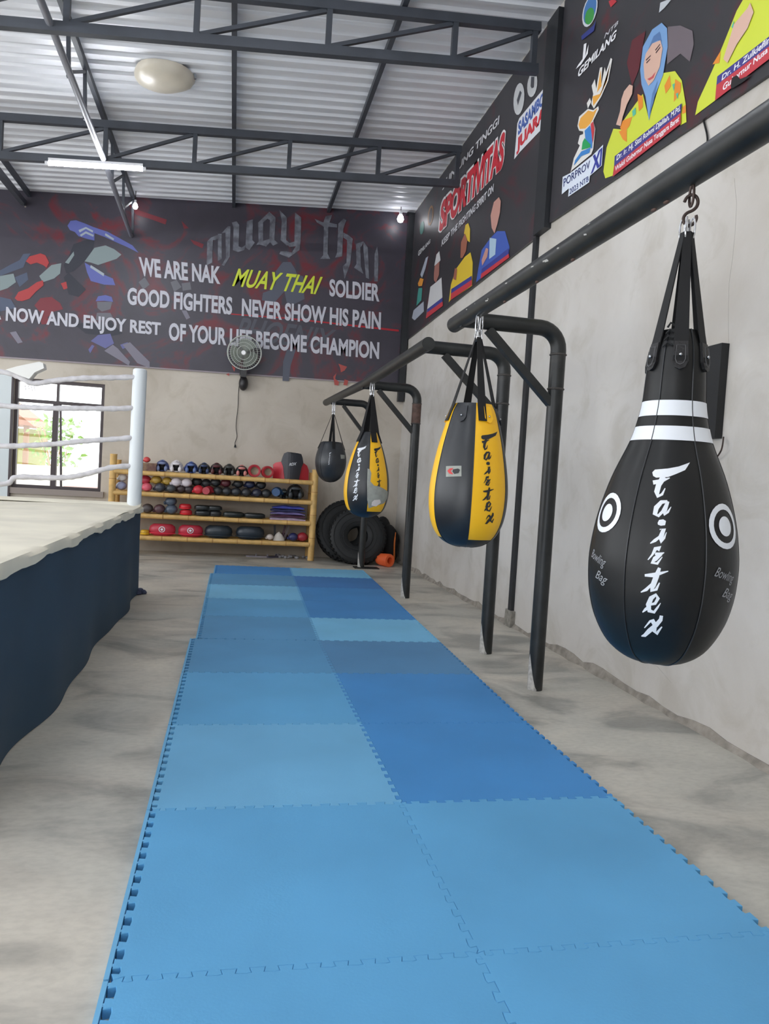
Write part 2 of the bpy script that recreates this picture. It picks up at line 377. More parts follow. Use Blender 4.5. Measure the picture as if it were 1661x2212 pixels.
for a, b in ((3.4, 4.8), (5.7, 6.5), (8.3, 9.3), (9.3, 10.3)):
    obj('diagonal', MB().bar((-2.47, a, lcz(a)+0.05), (-2.48, b, roof_z(-2.48)-0.12), 0.028, 0.028), M_steel, t, world=True)
t = thing('tie_beam', 'short dark steel tie beam meeting the back wall at the far left', 'beam', (-3.6, 7.45, 4.8))
obj('beam_bar', MB().bar((-3.72, 7.45, 4.80), (-4.08, 10.48, 5.24), 0.07, 0.08), M_steel, t, world=True)
obj('bolt', MB().tube([(-4.02, 10.3, 5.17), (-4.0, 10.26, 5.12)], 0.014, 6), M_chrome, t, world=True)

# fluorescent tube
M_tube = mat('lit_fluorescent_tube', (246, 250, 255), 0.5, emit=75)
def tube_light(p, q, label, group=None):
    p = Vector(p); q = Vector(q); c = (p+q)/2; t = thing('fluorescent_tube_light', label, 'light', c, group=group)
    obj('tube', MB().tube([p, q], 0.022, 12), M_tube, t, world=True, smooth=True)
    d = (q-p).normalized()
    for e, sgn in ((p, -1), (q, 1)):
        obj('end_cap', MB().tube([e, e+d*(0.035*sgn)], 0.026, 12), mat('white_plastic', (220, 220, 224), 0.5), t, world=True)
    obj('housing', MB().bar(p+Vector((0, 0, 0.042)), q+Vector((0, 0, 0.042)), 0.045, 0.03), mat('white_plastic', (220, 220, 224), 0.5), t, world=True)
tube_light((-3.02, 7.42, 4.775), (-1.98, 7.42, 4.855), 'lit white fluorescent tube under the lower bar of the roof truss')
for k, (x, y) in enumerate(((-6.2, 7.4), (-6.2, 2.3), (-0.6, 2.3), (-2.5, -1.5), (-3.4, 2.3), (0.9, -1.0))):  # extra tubes out of view, added to light the room more evenly
    z = 5.36+0.085*(x-2.0)-0.11
    tube_light((x-0.6, y, z-0.05), (x+0.6, y, z+0.05), ('added unseen fluorescent tube above the left half of the ring', 'added unseen fluorescent tube above the near left ring corner', 'added unseen fluorescent tube on the truss above the camera', 'added unseen fluorescent tube over the entrance behind the camera', 'added unseen fluorescent tube above the near right ring edge', 'added unseen fluorescent tube behind the camera by the right wall')[k])
# oval roof lamp / dome
lam = thing('dome_lamp', 'large oval cream frosted dome set into the metal roof, unlit', 'lamp', (-1.70, 6.60, roof_z(-1.70)-0.03))
ml = MB(); ns = 28; prof2 = [(1.0, 0.0), (0.99, -0.03), (0.9, -0.07), (0.7, -0.10), (0.4, -0.12), (0.1, -0.125), (0.001, -0.125)]
vs = []
for r, z in prof2:
    for k in range(ns):
        a = 2*math.pi*k/ns; wob = 1+0.03*math.sin(3*a+1)+0.02*math.sin(5*a)
        vs.append((0.315*r*wob*math.cos(a), 0.31*r*wob*math.sin(a), z+0.078*0.315*r*math.cos(a)))
ml.add(vs, [(i*ns+k, (i+1)*ns+k, (i+1)*ns+(k+1) % ns, i*ns+(k+1) % ns) for i in range(len(prof2)-1) for k in range(ns)])
obj('frosted_cover', ml, mat('cream_frosted_plastic', (214, 206, 190), 0.35, var=0.06, scale=5, coat=0.3), lam, smooth=True)
obj('fixing_screw', MB().tube([(0.32, -0.08, 0.02), (0.33, -0.08, -0.035)], 0.014, 8), M_chrome, lam)
# small bulbs
def bulb(p, lab, top, r=0.045, e=14):
    t = thing('light_bulb', lab, 'light', p)
    obj('bulb_glass', MB().lathe([(0.001, -r*1.3), (r*0.7, -r*1.0), (r, -r*0.3), (r*0.8, r*0.5), (r*0.45, r*1.1), (0.001, r*1.15)], seg=14), mat('lit_bulb_glass', (250, 250, 255), 0.4, emit=e), t, smooth=True)
    obj('socket', MB().tube([(0, 0, r), (0, 0, r*2.2)], r*0.45, 10), mat('white_plastic', (220, 220, 224), 0.5), t)
    obj('cord', MB().tube([(0, 0, r*2.1), (0, 0, top-p[2])], 0.006, 6), M_strap, t)
bulb((-2.42, 10.15, 5.30), 'small lit bulb hanging in front of the top of the back banner', roof_z(-2.42)-0.03, 0.04)
bulb((1.72, 10.2, 5.66), 'lit bulb under the roof at the back right corner', roof_z(1.72)-0.03, 0.055, 22)

# ---------------------------------------------------------------- flat prints for the banners
_cnt = [0]
def flat(name, fmap, polys, colour, parent, layer=0, label=None, dirv=None):
    if len(polys) > 1:
        for poly in polys: o = flat(name, fmap, [poly], colour, parent, layer, label)
        return o
    mb = MB(); _cnt[0] += 1; layer = layer+0.07*(_cnt[0] % 12)
    for poly in polys:
        mb.add([fmap(p, layer) for p in poly], [tuple(range(len(poly)))])
    m = colour if not isinstance(colour, tuple) else mat('print_%d_%d_%d' % colour, colour, 0.5)
    off = Vector(parent.location)
    mb.v = [tuple(Vector(v)-off) for v in mb.v]
    me = bpy.data.meshes.new(name); me.from_pydata(mb.v, [], mb.f); me.materials.append(m)
    bm = bmesh.new(); bm.from_mesh(me)
    bmesh.ops.triangulate(bm, faces=[f for f in bm.faces if len(f.verts) > 4]); bm.to_mesh(me); bm.free()
    o = bpy.data.objects.new(name, me); COL.objects.link(o); o.parent = parent
    if label: o['label'] = label
    return o
_tc = {}
def text2d(s, bold=0.0, shear=0.0):
    k = (s, bold, shear)
    if k in _tc: return _tc[k]
    cu = bpy.data.curves.new('t', 'FONT'); cu.body = s; cu.size = 1; cu.resolution_u = 4; cu.offset = bold; cu.shear = shear
    o = bpy.data.objects.new('t', cu); COL.objects.link(o)
    me = bpy.data.meshes.new_from_object(o)
    V = np.array([v.co[:2] for v in me.vertices]); F = [tuple(p.vertices) for p in me.polygons]
    bpy.data.objects.remove(o); bpy.data.curves.remove(cu); bpy.data.meshes.remove(me)
    lo = V.min(0); hi = V.max(0); V = (V-lo)/(hi-lo)
    _tc[k] = (V, F); return V, F
def text_quad(name, fmap, s, quad, colour, parent, layer=1, bold=0.0, shear=0.0, label=None):
    BL, BR, TR, TL = [np.array(q, float) for q in quad]
    V, F = text2d(s, bold, shear)
    mb = MB(); P = []
    for a, b in V:
        p = (BL*(1-a)+BR*a)*(1-b) + (TL*(1-a)+TR*a)*b; P.append(fmap(tuple(p), layer))
    off = Vector(parent.location); mb.add([Vector(p)-off for p in P], F)
    m = colour if not isinstance(colour, tuple) else mat('print_%d_%d_%d' % colour, colour, 0.5)
    me = bpy.data.meshes.new(name); me.from_pydata(mb.v, [], mb.f); me.materials.append(m)
    o = bpy.data.objects.new(name, me); COL.objects.link(o); o.parent = parent
    if label: o['label'] = label
    return o
def crop(x0, y0, s): return lambda pts: [(x0+x/s, y0+y/s) for x, y in pts]
def ell(cx, cy, rx, ry, n=18, rot=0.0):
    return [(cx+rx*math.cos(2*math.pi*k/n)*math.cos(rot)-ry*math.sin(2*math.pi*k/n)*math.sin(rot), cy+rx*math.cos(2*math.pi*k/n)*math.sin(rot)+ry*math.sin(2*math.pi*k/n)*math.cos(rot)) for k in range(n)]

# back banner
YP = YB-0.03
bb = thing('back_banner', 'long dark banner with large white slogans across the back wall', 'banner', (0, YP, 2.9))
bl0 = Vector(on(0, 771, 1, YP)); br0 = Vector(on(864, 832, 1, YP)); tr0 = Vector(on(883, 460, 1, YP)); tl0 = Vector(on(0, 409, 1, YP))
def ext(a, b, x): t = (x-a.x)/(b.x-a.x); return a+(b-a)*t
P4 = [ext(bl0, br0, -5.6), ext(bl0, br0, 1.90), ext(tl0, tr0, 1.90), ext(tl0, tr0, -5.6)]
obj('banner_sheet', MB().prism(P4, (0, 0.02, 0)), banner_mat('dark_smoky_print', 3.3, (58, 54, 64), (108, 38, 48), 0.52), bb, world=True)
hem = MB().prism([P4[0]+Vector((0, -0.004, -0.012)), P4[1]+Vector((0, -0.004, -0.012)), P4[1]+Vector((0, -0.004, 0.008)), P4[0]+Vector((0, -0.004, 0.008))], (0, 0.01, 0))
obj('hem', hem, mat('pale_hem', (150, 140, 145), 0.6), bb, world=True)
fb = lambda p, l: on(p[0], p[1], 1, YP-0.002-0.002*l)
CA = crop(0, 440, 3.775); CB = crop(430, 440, 3.691); CC = crop(0, 400, 1.8875)
A = lambda *l: CA(list(l)); B = lambda *l: CB(list(l)); C_ = lambda *l: CC(list(l))
flat('printed_fighter', fb, [A((550,180),(575,140),(620,135),(690,160),(760,190),(880,230),(990,290),(1080,340),(1130,400),(1100,385),(1040,355),(960,320),(850,270),(770,240),(770,300),(720,290),(640,265),(610,230),(570,215)),
     A((690,480),(760,520),(850,580),(920,610),(940,665),(850,660),(740,630),(710,560)), A((780,795),(800,755),(860,745),(910,760),(922,800),(850,792))], (92, 100, 168), bb, 1, 'blue arm guard, shin and cap of a printed fighter')
flat('printed_stripe', fb, [A((640,215),(700,190),(760,220),(755,235),(700,205),(650,235)), A((650,255),(700,225),(765,255),(760,270),(700,243),(662,268)), A((860,240),(930,285),(925,300),(855,258)), A((740,500),(850,570),(845,592),(735,520))], (160, 170, 180), bb, 2)
flat('printed_fighter', fb, [A((600,330),(720,290),(770,300),(760,360),(740,420),(690,470),(600,550),(540,570),(520,500),(560,430)), A((520,600),(560,560),(640,640),(700,700),(640,760),(560,740)), A((600,980),(900,960),(1000,1060),(900,1080),(700,1060))], (42, 44, 56), bb, 1)
flat('printed_fighter', fb, [A((770,360),(860,340),(930,370),(990,415),(950,450),(860,480),(800,500),(740,480),(690,470)), A((0,590),(110,570),(130,640),(60,690),(0,710)), A((530,480),(600,390),(605,420),(560,490)), A((320,590),(420,500),(500,485),(490,570),(440,610),(350,640))], (128, 142, 144), bb, 2, 'pale shorts and gloves of the printed fighters')
flat('printed_fighter', fb, [A((160,460),(190,410),(250,405),(210,470),(190,520),(80,560),(0,590),(0,545),(80,500)), A((0,760),(90,780),(130,850),(0,880)), A((120,600),(220,560),(230,620),(160,680))], (74, 84, 106), bb, 1)
flat('printed_red_glove', fb, [A((210,470),(240,430),(330,405),(370,420),(400,480),(380,520),(350,500),(300,480),(250,495)), A((120,770),(150,720),(230,690),(300,640),(350,625),(355,665),(290,720),(240,775),(180,795),(140,790)), A((495,650),(540,635),(550,690),(520,700))], (168, 56, 58), bb, 3)
flat('printed_crowd', fb, [A((280,830),(330,770),(420,760),(490,810),(515,860),(440,880),(350,960),(340,900)), A((320,930),(390,930),(400,980),(340,985)), A((1480,140),(1540,200),(1500,205)), A((1550,290),(1661,330),(1650,365),(1580,330)), A((1040,0),(1150,60),(1360,130),(1350,170),(1240,130),(1110,90))], (120, 44, 54), bb, 1)
flat('printed_face', fb, [A((790,800),(915,800),(900,860),(830,880),(795,850)), A((790,890),(900,890),(930,950),(780,950)), A((1130,640),(1180,600),(1220,660),(1170,700)), A((1390,640),(1440,620),(1480,680),(1420,720)), A((1480,650),(1550,640),(1560,700),(1490,710))], (104, 104, 112), bb, 1)
flat('printed_legs', fb, [A((850,1200),(920,1150),(960,1180),(1060,1290),(1050,1320),(900,1230)), A((1000,1150),(1060,1130),(1220,1290),(1220,1340),(1120,1300)), A((80,1050),(130,1040),(185,1130),(145,1140)), A((1480,870),(1520,870),(1550,930),(1520,945))], (122, 118, 132), bb, 2)
flat('printed_shorts', fb, [A((740,1120),(800,1070),(900,1060),(930,1140),(860,1180),(800,1150)), A((980,1150),(1040,1130),(1060,1160),(1000,1185)), A((720,1190),(750,1150),(770,1160),(735,1220))], (98, 100, 150), bb, 2)
# statue and flames
flat('printed_statue', fb, [B((640,500),(670,465),(730,465),(765,520),(780,560),(830,580),(840,760),(760,800),(700,790),(680,700),(600,790),(500,770),(510,710),(570,690),(610,640),(610,540)), B((700,1165),(772,1160),(730,1290),(715,1415),(665,1412),(670,1260))], (84, 88, 102), bb, 1)
flat('printed_flame', fb, [B((1110,1275),(1150,1290),(1180,1300),(1160,1330),(1130,1345),(1125,1310)), B((1070,1380),(1095,1350),(1085,1395),(1115,1420),(1110,1450),(1080,1445)), B((1160,1400),(1190,1410),(1180,1450),(1150,1445)), B((260,1290),(290,1310),(280,1340)), B((215,1360),(240,1350),(240,1375))], (170, 76, 70), bb, 1)
flat('red_stripe', fb, [B((255,876),(700,908),(1180,960),(1592,1004),(1592,1020),(1180,972),(700,918),(255,884))], (178, 34, 46), bb, 2)
bl_ = [B((65,300),(95,270),(110,275),(105,470),(60,490)), B((95,270),(170,240),(175,265),(130,290),(110,290)), B((150,240),(180,240),(180,440),(150,455)), B((180,235),(230,180),(250,180),(245,420),(200,495),(180,490),(215,430),(210,230)),
       B((260,150),(300,140),(320,170),(315,340),(340,350),(370,330),(360,370),(310,385),(270,370),(275,190)), B((380,140),(430,125),(425,290),(445,310),(400,370),(370,350)),
       B((470,150),(560,65),(545,120),(510,150),(510,310),(535,340),(480,325),(455,330),(475,300)), B((560,65),(610,110),(600,290),(630,315),(590,335),(560,300),(565,130),(545,120)),
       B((640,50),(680,90),(700,110),(695,290),(730,320),(700,335),(650,290),(660,140)), B((765,70),(815,110),(810,300),(800,370),(715,430),(640,400),(650,380),(700,380),(740,390),(770,340),(760,310)), B((700,320),(765,300),(768,340),(720,345)),
       B((920,120),(990,150),(1010,100),(1060,90),(1040,150),(1100,165),(1100,190),(1030,185),(1025,400),(1045,440),(965,440),(990,410),(995,185),(940,150)),
       B((1110,160),(1150,120),(1175,130),(1150,200),(1140,420),(1085,430),(1100,390)), B((1150,230),(1190,250),(1225,280),(1205,480),(1160,600),(1145,500),(1175,470),(1180,290),(1150,270)),
       B((1250,320),(1310,300),(1300,330),(1285,350),(1290,500),(1310,560),(1235,510),(1255,480)), B((1310,300),(1345,350),(1355,600),(1330,590),(1310,370)), B((1400,400),(1420,340),(1430,430),(1425,620),(1395,620))]
flat('blackletter_title', fb, bl_+[B((508,318),(512,296),(566,280),(572,300),(532,344))], mat('distressed_grey_print', (124, 128, 138), 0.5, c2=(84, 84, 94), scale=9), bb, 3, 'grey distressed blackletter words muay thai')
text_quad('lettering', fb, 'PHOENIX', C_((952,640),(1362,668),(1372,590),(968,535)), (80, 82, 92), bb, 2, 0.02, 0.35, 'dim grey slanted word')
TW = (196, 196, 206)
for s, q in (('WE ARE NAK', C_((572,370),(898,404),(900,332),(565,292))), ('SOLDIER', C_((1343,453),(1547,476),(1549,403),(1343,382))),
             ('GOOD FIGHTERS', C_((519,487),(946,529),(948,456),(520,416))), ('NEVER SHOW HIS PAIN', C_((985,534),(1552,590),(1554,518),(987,461))),
             ('NOW AND ENJOY REST', C_((22,570),(655,628),(656,560),(25,495))), ('OF YOUR LIFE BECOME CHAMPION', C_((688,633),(1545,710),(1547,640),(689,560))), ('R', C_((-18,545),(5,548),(5,492),(-18,490)))):
    text_quad('lettering', fb, s, q, TW, bb, 5, 0.035)
text_quad('lettering', fb, 'MUAY THAI', C_((946,412),(1300,447),(1316,374),(958,338)), (206, 220, 60), bb, 5, 0.02, 0.3, 'green brush lettering')

# right wall banners
XP = XW-0.028
fw = lambda p, l: on(p[0], p[1], 0, XP-0.002-0.0015*l)
def wall_banner(y0, y1, zb0, zb1, label, seed):
    t = thing('wall_banner', label, 'banner', (XP, (y0+y1)/2, zb0))
    zt = 5.84
    obj('banner_sheet', MB().prism([(XP, y0, zb0), (XP, y1, zb1), (XP, y1, zt), (XP, y0, zt)], (0.02, 0, 0)), banner_mat('dark_smoky_print_%d' % seed, seed*1.7, (50, 49, 52), (86, 34, 40), 0.58), t, world=True)
    return t
w1 = wall_banner(0.6, 4.62, 3.66, 3.84, 'large dark wall banner nearest the camera with a woman in a blue headscarf', 2)
w2 = wall_banner(4.92, 10.35, 3.80, 3.74, 'dark wall banner beyond the column with a huge red and white word', 5)
F_ = crop(1180, 0, 3.453); G_ = crop(860, 120, 4.371); H_ = crop(850, 350, 4.1525)
F = lambda *l: F_(list(l)); G = lambda *l: G_(list(l)); H = lambda *l: H_(list(l))
YG = (204, 214, 66)
flat('printed_blouse', fw, [F((425,1280),(450,1100),(500,960),(555,965),(575,900),(610,850),(720,700),(765,890),(870,545),(960,530),(1010,600),(1040,780),(1045,910),(1000,935),(1000,840),(505,1240),(495,1310),(440,1330))], YG, w1, 1)
flat('printed_blouse', fw, [F((1110,860),(1130,760),(1240,520),(1320,330),(1420,80),(1500,-60),(2100,-500),(2100,100),(1661,420),(1265,745))], YG, w1, 1, 'yellow sleeve of the second printed figure')
flat('printed_pattern', fw, [F((880,640),(920,560),(930,640),(890,700)), F((960,590),(1005,620),(1000,690),(950,760)), F((570,900),(640,870),(620,940),(570,1000),(550,950)), F((680,700),(720,720),(720,800),(690,830)), F((540,980),(600,960),(600,1060),(570,1040)), F((1240,480),(1300,380),(1290,470)), F((1500,120),(1540,50),(1530,140)), F((1015,800),(1040,780),(1040,840),(1012,850))], (226, 140, 50), w1, 2)
flat('printed_pattern', fw, [F((640,830),(665,800),(668,850),(645,870)), F((940,630),(960,620),(950,680)), F((965,700),(985,690),(980,740)), F((1380,200),(1400,150),(1395,220))], (90, 180, 150), w1, 3)
flat('printed_headscarf', fw, [F((700,520),(720,350),(790,220),(860,170),(900,210),(905,350),(870,560),(800,740),(765,900),(740,720),(710,630))], (120, 160, 208), w1, 3)
flat('printed_headscarf', fw, [F((760,370),(800,270),(845,235),(862,310),(830,300),(790,320)), F((765,870),(790,700),(830,600),(800,760))], (88, 122, 172), w1, 4)
flat('printed_face', fw, [F((742,400),(790,325),(850,300),(867,360),(845,500),(800,600),(762,640),(732,580),(725,480)), F((580,680),(620,630),(645,640),(640,700),(600,780),(570,870),(555,940),(520,930),(550,830),(560,740)), F((1320,440),(1400,180),(1500,60),(1520,20),(1545,90),(1500,210),(1420,330),(1350,470))], (214, 176, 158), w1, 5)
flat('printed_features', fw, [F((745,465),(775,435),(775,445),(748,475)), F((815,390),(850,345),(850,357),(818,400)), F((742,445),(780,408),(778,420),(744,455)), F((812,370),(848,325),(848,335),(814,380))], (70, 50, 52), w1, 6)
flat('printed_lips', fw, [F((752,590),(785,572),(815,535),(800,580),(770,600))], (190, 80, 84), w1, 6)
flat('name_strip', fw, [F((510,1165),(1010,770),(1002,842),(505,1242)), F((1275,570),(1661,272),(2100,-70),(2100,0),(1661,345),(1268,635))], (62, 60, 132), w1, 7, 'dark blue name strips')
flat('name_strip', fw, [F((505,1242),(1002,842),(1002,922),(495,1318)), F((1268,635),(1661,345),(2100,0),(2100,90),(1661,440),(1258,750))], (188, 58, 68), w1, 7, 'red name strips')
PW = (236, 236, 240)
text_quad('lettering', fw, 'Dr. Ir. Hj. Sitti Rohmi Djalilah, M.Pd.', F((522,1212),(998,838),(1000,782),(525,1160)), PW, w1, 8, 0.02, 0.1)
text_quad('lettering', fw, 'Wakil Gubernur Nusa Tenggara Barat', F((512,1290),(990,915),(990,862),(515,1242)), PW, w1, 8, 0.02, 0.1)
text_quad('lettering', fw, 'Dr. H. Zulkieflimansyah', F((1306,615),(1830,205),(1835,130),(1310,560)), PW, w1, 8, 0.02, 0.1)
text_quad('lettering', fw, 'Gubernur Nusa Tenggara Barat', F((1315,695),(1990,110),(1990,55),(1318,630)), PW, w1, 8, 0.02, 0.1)
flat('torn_patch', fw, [F((1375,640),(1385,580),(1420,560),(1445,590),(1480,575),(1530,560),(1470,610),(1420,640),(1380,665))], (26, 24, 26), w1, 9)
# deer emblem
flat('emblem', fw, [F((355,810),(335,775),(350,700),(338,640),(362,590),(372,660),(400,505),(418,500),(408,640),(436,500),(445,540),(480,432),(492,440),(462,600),(410,720)), F((302,770),(325,730),(335,760),(310,810)),
    F((232,940),(245,870),(310,812),(350,822),(388,792),(392,815),(350,900),(365,960),(350,1110),(335,1150),(190,1270),(180,1290),(205,1180),(250,1085),(235,1070),(250,1010),(275,1000),(275,980),(245,975))], (226, 224, 220), w1, 2)
flat('emblem', fw, [F((240,930),(255,880),(312,824),(350,834),(380,806),(345,890),(325,925),(290,958),(250,962)), F((350,790),(345,720),(400,700),(455,590),(478,470),(450,610),(400,720)), F((378,690),(405,520),(412,640))], (232, 168, 70), w1, 3, 'orange deer head')
flat('emblem', fw, [F((285,975),(325,935),(345,1010),(340,1110),(310,1080),(290,1030)), F((215,1195),(260,1130),(330,1100),(320,1140),(260,1165),(205,1235))], (60, 130, 200), w1, 4)
flat('emblem', fw, [F((285,1030),(330,1080),(325,1100),(262,1118),(270,1060))], (40, 160, 90), w1, 5)
flat('emblem', fw, [F((330,925),(348,905),(358,960),(345,1070),(338,1000))], (200, 60, 70), w1, 5)
flat('emblem_plate', fw, [F((115,1450),(122,1320),(180,1290),(325,1175),(340,1165),(424,1078),(414,1235),(325,1312),(320,1360),(163,1468),(168,1405))], (220, 228, 240), w1, 3)
text_quad('lettering', fw, 'PORPROV', F((128,1395),(325,1250),(325,1195),(128,1335)), (40, 52, 110), w1, 5, 0.01)
text_quad('lettering', fw, 'XI', F((330,1300),(408,1235),(418,1098),(345,1165)), (52, 60, 150), w1, 5, 0.04)
text_quad('lettering', fw, '2023 NTB', F((172,1452),(315,1350),(315,1310),(172,1410)), (44, 60, 120), w1, 5, 0.01)
text_quad('lettering', fw, 'GEMILANG', F((235,582),(520,280),(526,215),(240,515)), PW, w1, 3, 0.03, 0.2)
text_quad('lettering', fw, 'NTB', F((430,290),(535,180),(538,150),(435,255)), (190, 190, 196), w1, 3, 0.02, 0.2)
flat('bird_mark', fw, [F((270,440),(280,330),(300,320),(290,420),(315,330),(310,400),(260,480),(220,515),(240,480))], PW, w1, 3)
flat('round_crest', fw, [F_(ell(325, 80, 50, 125, rot=0.25))], (210, 214, 220), w1, 2)
flat('round_crest', fw, [F_(ell(325, 75, 42, 108, rot=0.25))], (70, 120, 180), w1, 3)
flat('round_crest', fw, [F_(ell(322, 120, 32, 65, rot=0.25))], (60, 150, 70), w1, 4)
flat('crest_ribbon', fw, [F((260,270),(350,190),(370,150),(355,230),(265,300))], (50, 60, 130), w1, 5)
flat('printed_mark', fw, [F((465,10),(500,-10),(525,10),(480,55))], (190, 50, 60), w1, 2)
flat('printed_mark', fw, [F((840,95),(850,20),(900,0),(930,0),(880,60))], (190, 195, 200), w1, 2)
flat('printed_haze', fw, [F((905,200),(1000,190),(1090,230),(1100,330),(1070,460),(1000,400),(900,480))], (110, 100, 106), w1, 1)
flat('printed_haze', fw, [F((600,470),(640,300),(740,230),(720,340),(690,520),(640,640))], (96, 40, 48), w1, 1)
# second banner
text_quad('lettering', fw, 'SPORTIVITAS', [(946, 509), (1089, 360), (1093, 274), (950, 436)], (232, 230, 232), w2, 2, 0.12, 0.1, 'white outline of the huge word')
text_quad('lettering', fw, 'SPORTIVITAS', [(948, 504), (1087, 361), (1091, 281), (952, 439)], (196, 44, 58), w2, 4, 0.05, 0.1, 'huge red word')
text_quad('lettering', fw, 'JUNJUNG TINGGI', [(955, 412), (1077, 274), (1079, 248), (958, 391)], (214, 214, 218), w2, 3, 0.03)
text_quad('lettering', fw, 'KEEP THE FIGHTING SPIRIT ON', [(953, 533), (1065.5, 414), (1066.7, 396), (954.8, 518)], (206, 206, 212), w2, 3, 0.03)
flat('round_badge', fw, [G_(ell(1140, 410, 50, 152, rot=0.09)), G_(ell(1266, 275, 46, 118, rot=0.12))], (206, 208, 210), w2, 1)
flat('badge_mark', fw, [G((1120,420),(1150,330),(1165,350),(1130,470)), G((1250,290),(1255,200),(1285,200),(1280,300),(1262,310))], (70, 72, 80), w2, 2)
flat('slogan_plate', fw, [G((1125,640),(1145,590),(1412,265),(1418,300),(1405,600),(1360,690),(1150,910),(1095,980),(1112,800))], (222, 224, 230), w2, 1)
text_quad('lettering', fw, 'SASAMBO', G((1130,760),(1375,455),(1382,330),(1135,630)), (66, 96, 170), w2, 2, 0.05)
text_quad('lettering', fw, 'JUARA!', G((1115,945),(1395,610),(1400,445),(1120,790)), (200, 44, 56), w2, 2, 0.06)
flat('red_edge', fw, [G((1385,330),(1412,295),(1408,430),(1382,460))], (200, 44, 56), w2, 3)
flat('printed_suit', fw, [H((740,1080),(760,960),(790,790),(870,680),(930,620),(1000,620),(1040,760),(1035,830),(780,1045))], (64, 92, 176), w2, 1)
flat('printed_shirt', fw, [H((862,680),(922,690),(912,830),(858,870))], (170, 196, 216), w2, 2)
flat('printed_face', fw, [H((870,480),(900,360),(945,315),(962,350),(955,450),(930,560),(905,640),(880,590)), H((790,880),(830,770),(850,780),(840,850),(795,930))], (196, 146, 134), w2, 3)
flat('printed_blouse', fw, [H((495,1260),(515,1100),(560,960),(640,850),(690,810),(710,900),(705,1110),(510,1240)), H((632,640),(645,565),(670,548),(687,600),(684,720),(655,700))], (220, 188, 52), w2, 1)
flat('printed_face', fw, [H((600,860),(605,720),(640,640),(662,700),(650,800),(620,860)), H((535,1050),(550,950),(570,960),(560,1060))], (160, 98, 76), w2, 3)
flat('printed_shirt', fw, [H((290,1400),(330,1120),(380,1080),(430,1035),(440,1240),(300,1340)), H((366,930),(385,830),(410,800),(422,880),(380,930))], (206, 206, 208), w2, 1)
flat('printed_face', fw, [H((362,1000),(370,930),(412,890),(408,1010),(380,1085),(362,1060))], (160, 108, 98), w2, 2)
flat('name_strip', fw, [H((790,960),(1030,775),(1033,822),(785,1003)), H((518,1140),(700,1020),(702,1055),(515,1180)), H((302,1320),(438,1215),(440,1250),(300,1350))], (56, 62, 140), w2, 4)
flat('name_strip', fw, [H((785,1003),(1033,822),(1038,855),(780,1048)), H((515,1180),(702,1055),(702,1105),(510,1240)), H((300,1350),(440,1250),(442,1290),(290,1405))], (190, 56, 66), w2, 4)
flat('small_emblem', fw, [H((165,1400),(180,1330),(270,1250),(272,1340),(190,1420)), H((240,1010),(290,860),(312,845),(285,960),(255,1040))], (170, 176, 190), w2, 1)
flat('small_emblem', fw, [H((218,1090),(240,1040),(270,1050),(255,1110),(225,1115))], (224, 150, 60), w2, 2)
flat('small_emblem', fw, [H((215,1200),(225,1130),(258,1130),(250,1240),(205,1290))], (70, 150, 140), w2, 2)
text_quad('lettering', fw, 'GEMILANG', H((220,848),(328,725),(332,690),(222,800)), (200, 200, 204), w2, 2, 0.03)
flat('ring_emblem', fw, [H_(ell(332, 480, 24, 92, rot=0.12))], (150, 110, 70), w2, 1)
flat('ring_emblem', fw, [H_(ell(332, 480, 15, 70, rot=0.12))], (44, 36, 36), w2, 2)
flat('small_crest', fw, [H_(ell(255, 590, 18, 60, rot=0.12))], (60, 120, 110), w2, 1)

# ---------------------------------------------------------------- puzzle mats
def tooth_edge(P, Q, n=13, amp=0.010, out=1):
    P = Vector(P); Q = Vector(Q); d = (Q-P); L = d.length; d /= L; nrm = Vector((-d.y, d.x))
    pts = [P.copy()]
    for k in range(n):
        s0 = L*(k+0.0)/n; w = L/n
        pts += [P+d*(s0+w*(0.22 if k == 0 else 0.02))+nrm*(-amp*out), P+d*(s0+w*0.42)+nrm*(-amp*out), P+d*(s0+w*0.36)+nrm*(amp*out), P+d*(s0+w*0.52)+nrm*(amp*1.3*out), P+d*(s0+w*(0.70 if k == n-1 else 0.92))+nrm*(amp*out), P+d*(s0+w*(0.66 if k == n-1 else 0.86))+nrm*(-amp*out)]
    return pts
def offset_in(poly, d):
    n = len(poly); out = []
    for i in range(n):
        a = (poly[i]-poly[i-1]).normalized(); b = (poly[(i+1) % n]-poly[i]).normalized()
        na = Vector((-a.y, a.x)); nb = Vector((-b.y, b.x)); m = na+nb
        m = m.normalized() if m.length > 1e-3 else na
        out.append(poly[i]+m*min(d/max(0.35, m.dot(na)), d*2))
    return out
MH = 0.028
_edge = {}
def shared_edge(A_, B_):
    k = (tuple(A_), tuple(B_)); kr = (tuple(B_), tuple(A_))
    if k in _edge: return _edge[k]
    if kr in _edge: return _edge[kr][::-1]
    _edge[k] = tooth_edge(A_, B_)+[Vector(B_)]; return _edge[k]
BLUES = {
 'mid': (92, 164, 212), 'light': (108, 174, 216), 'deep': (64, 138, 202), 'soft': (86, 150, 196), 'pale': (118, 188, 228), 'dark': (60, 124, 190), 'grey': (82, 138, 184)}
def mat_foam(k):
    return mat('foam_mat_'+k, BLUES[k], 0.62, var=0.07, scale=1.7, bump=0.06, bscale=120)
rowsL = [-2.0, -1.0, 0.0, 1.00, 2.00, 3.04, 4.05, 5.01, 5.97, 6.93, 7.87, 8.72]
rowsR = rowsL
def xl(y, far=None): return -1.0 if y <= 4.06 else (-0.957 if y < 7.88 else -0.915)
def xc(y): return 0.0 if y <= 4.1 else 0.0+0.024*(y-4.1)
def xr(y): return 0.972 if y <= 2.1 else 0.972+0.030*(y-2.1)
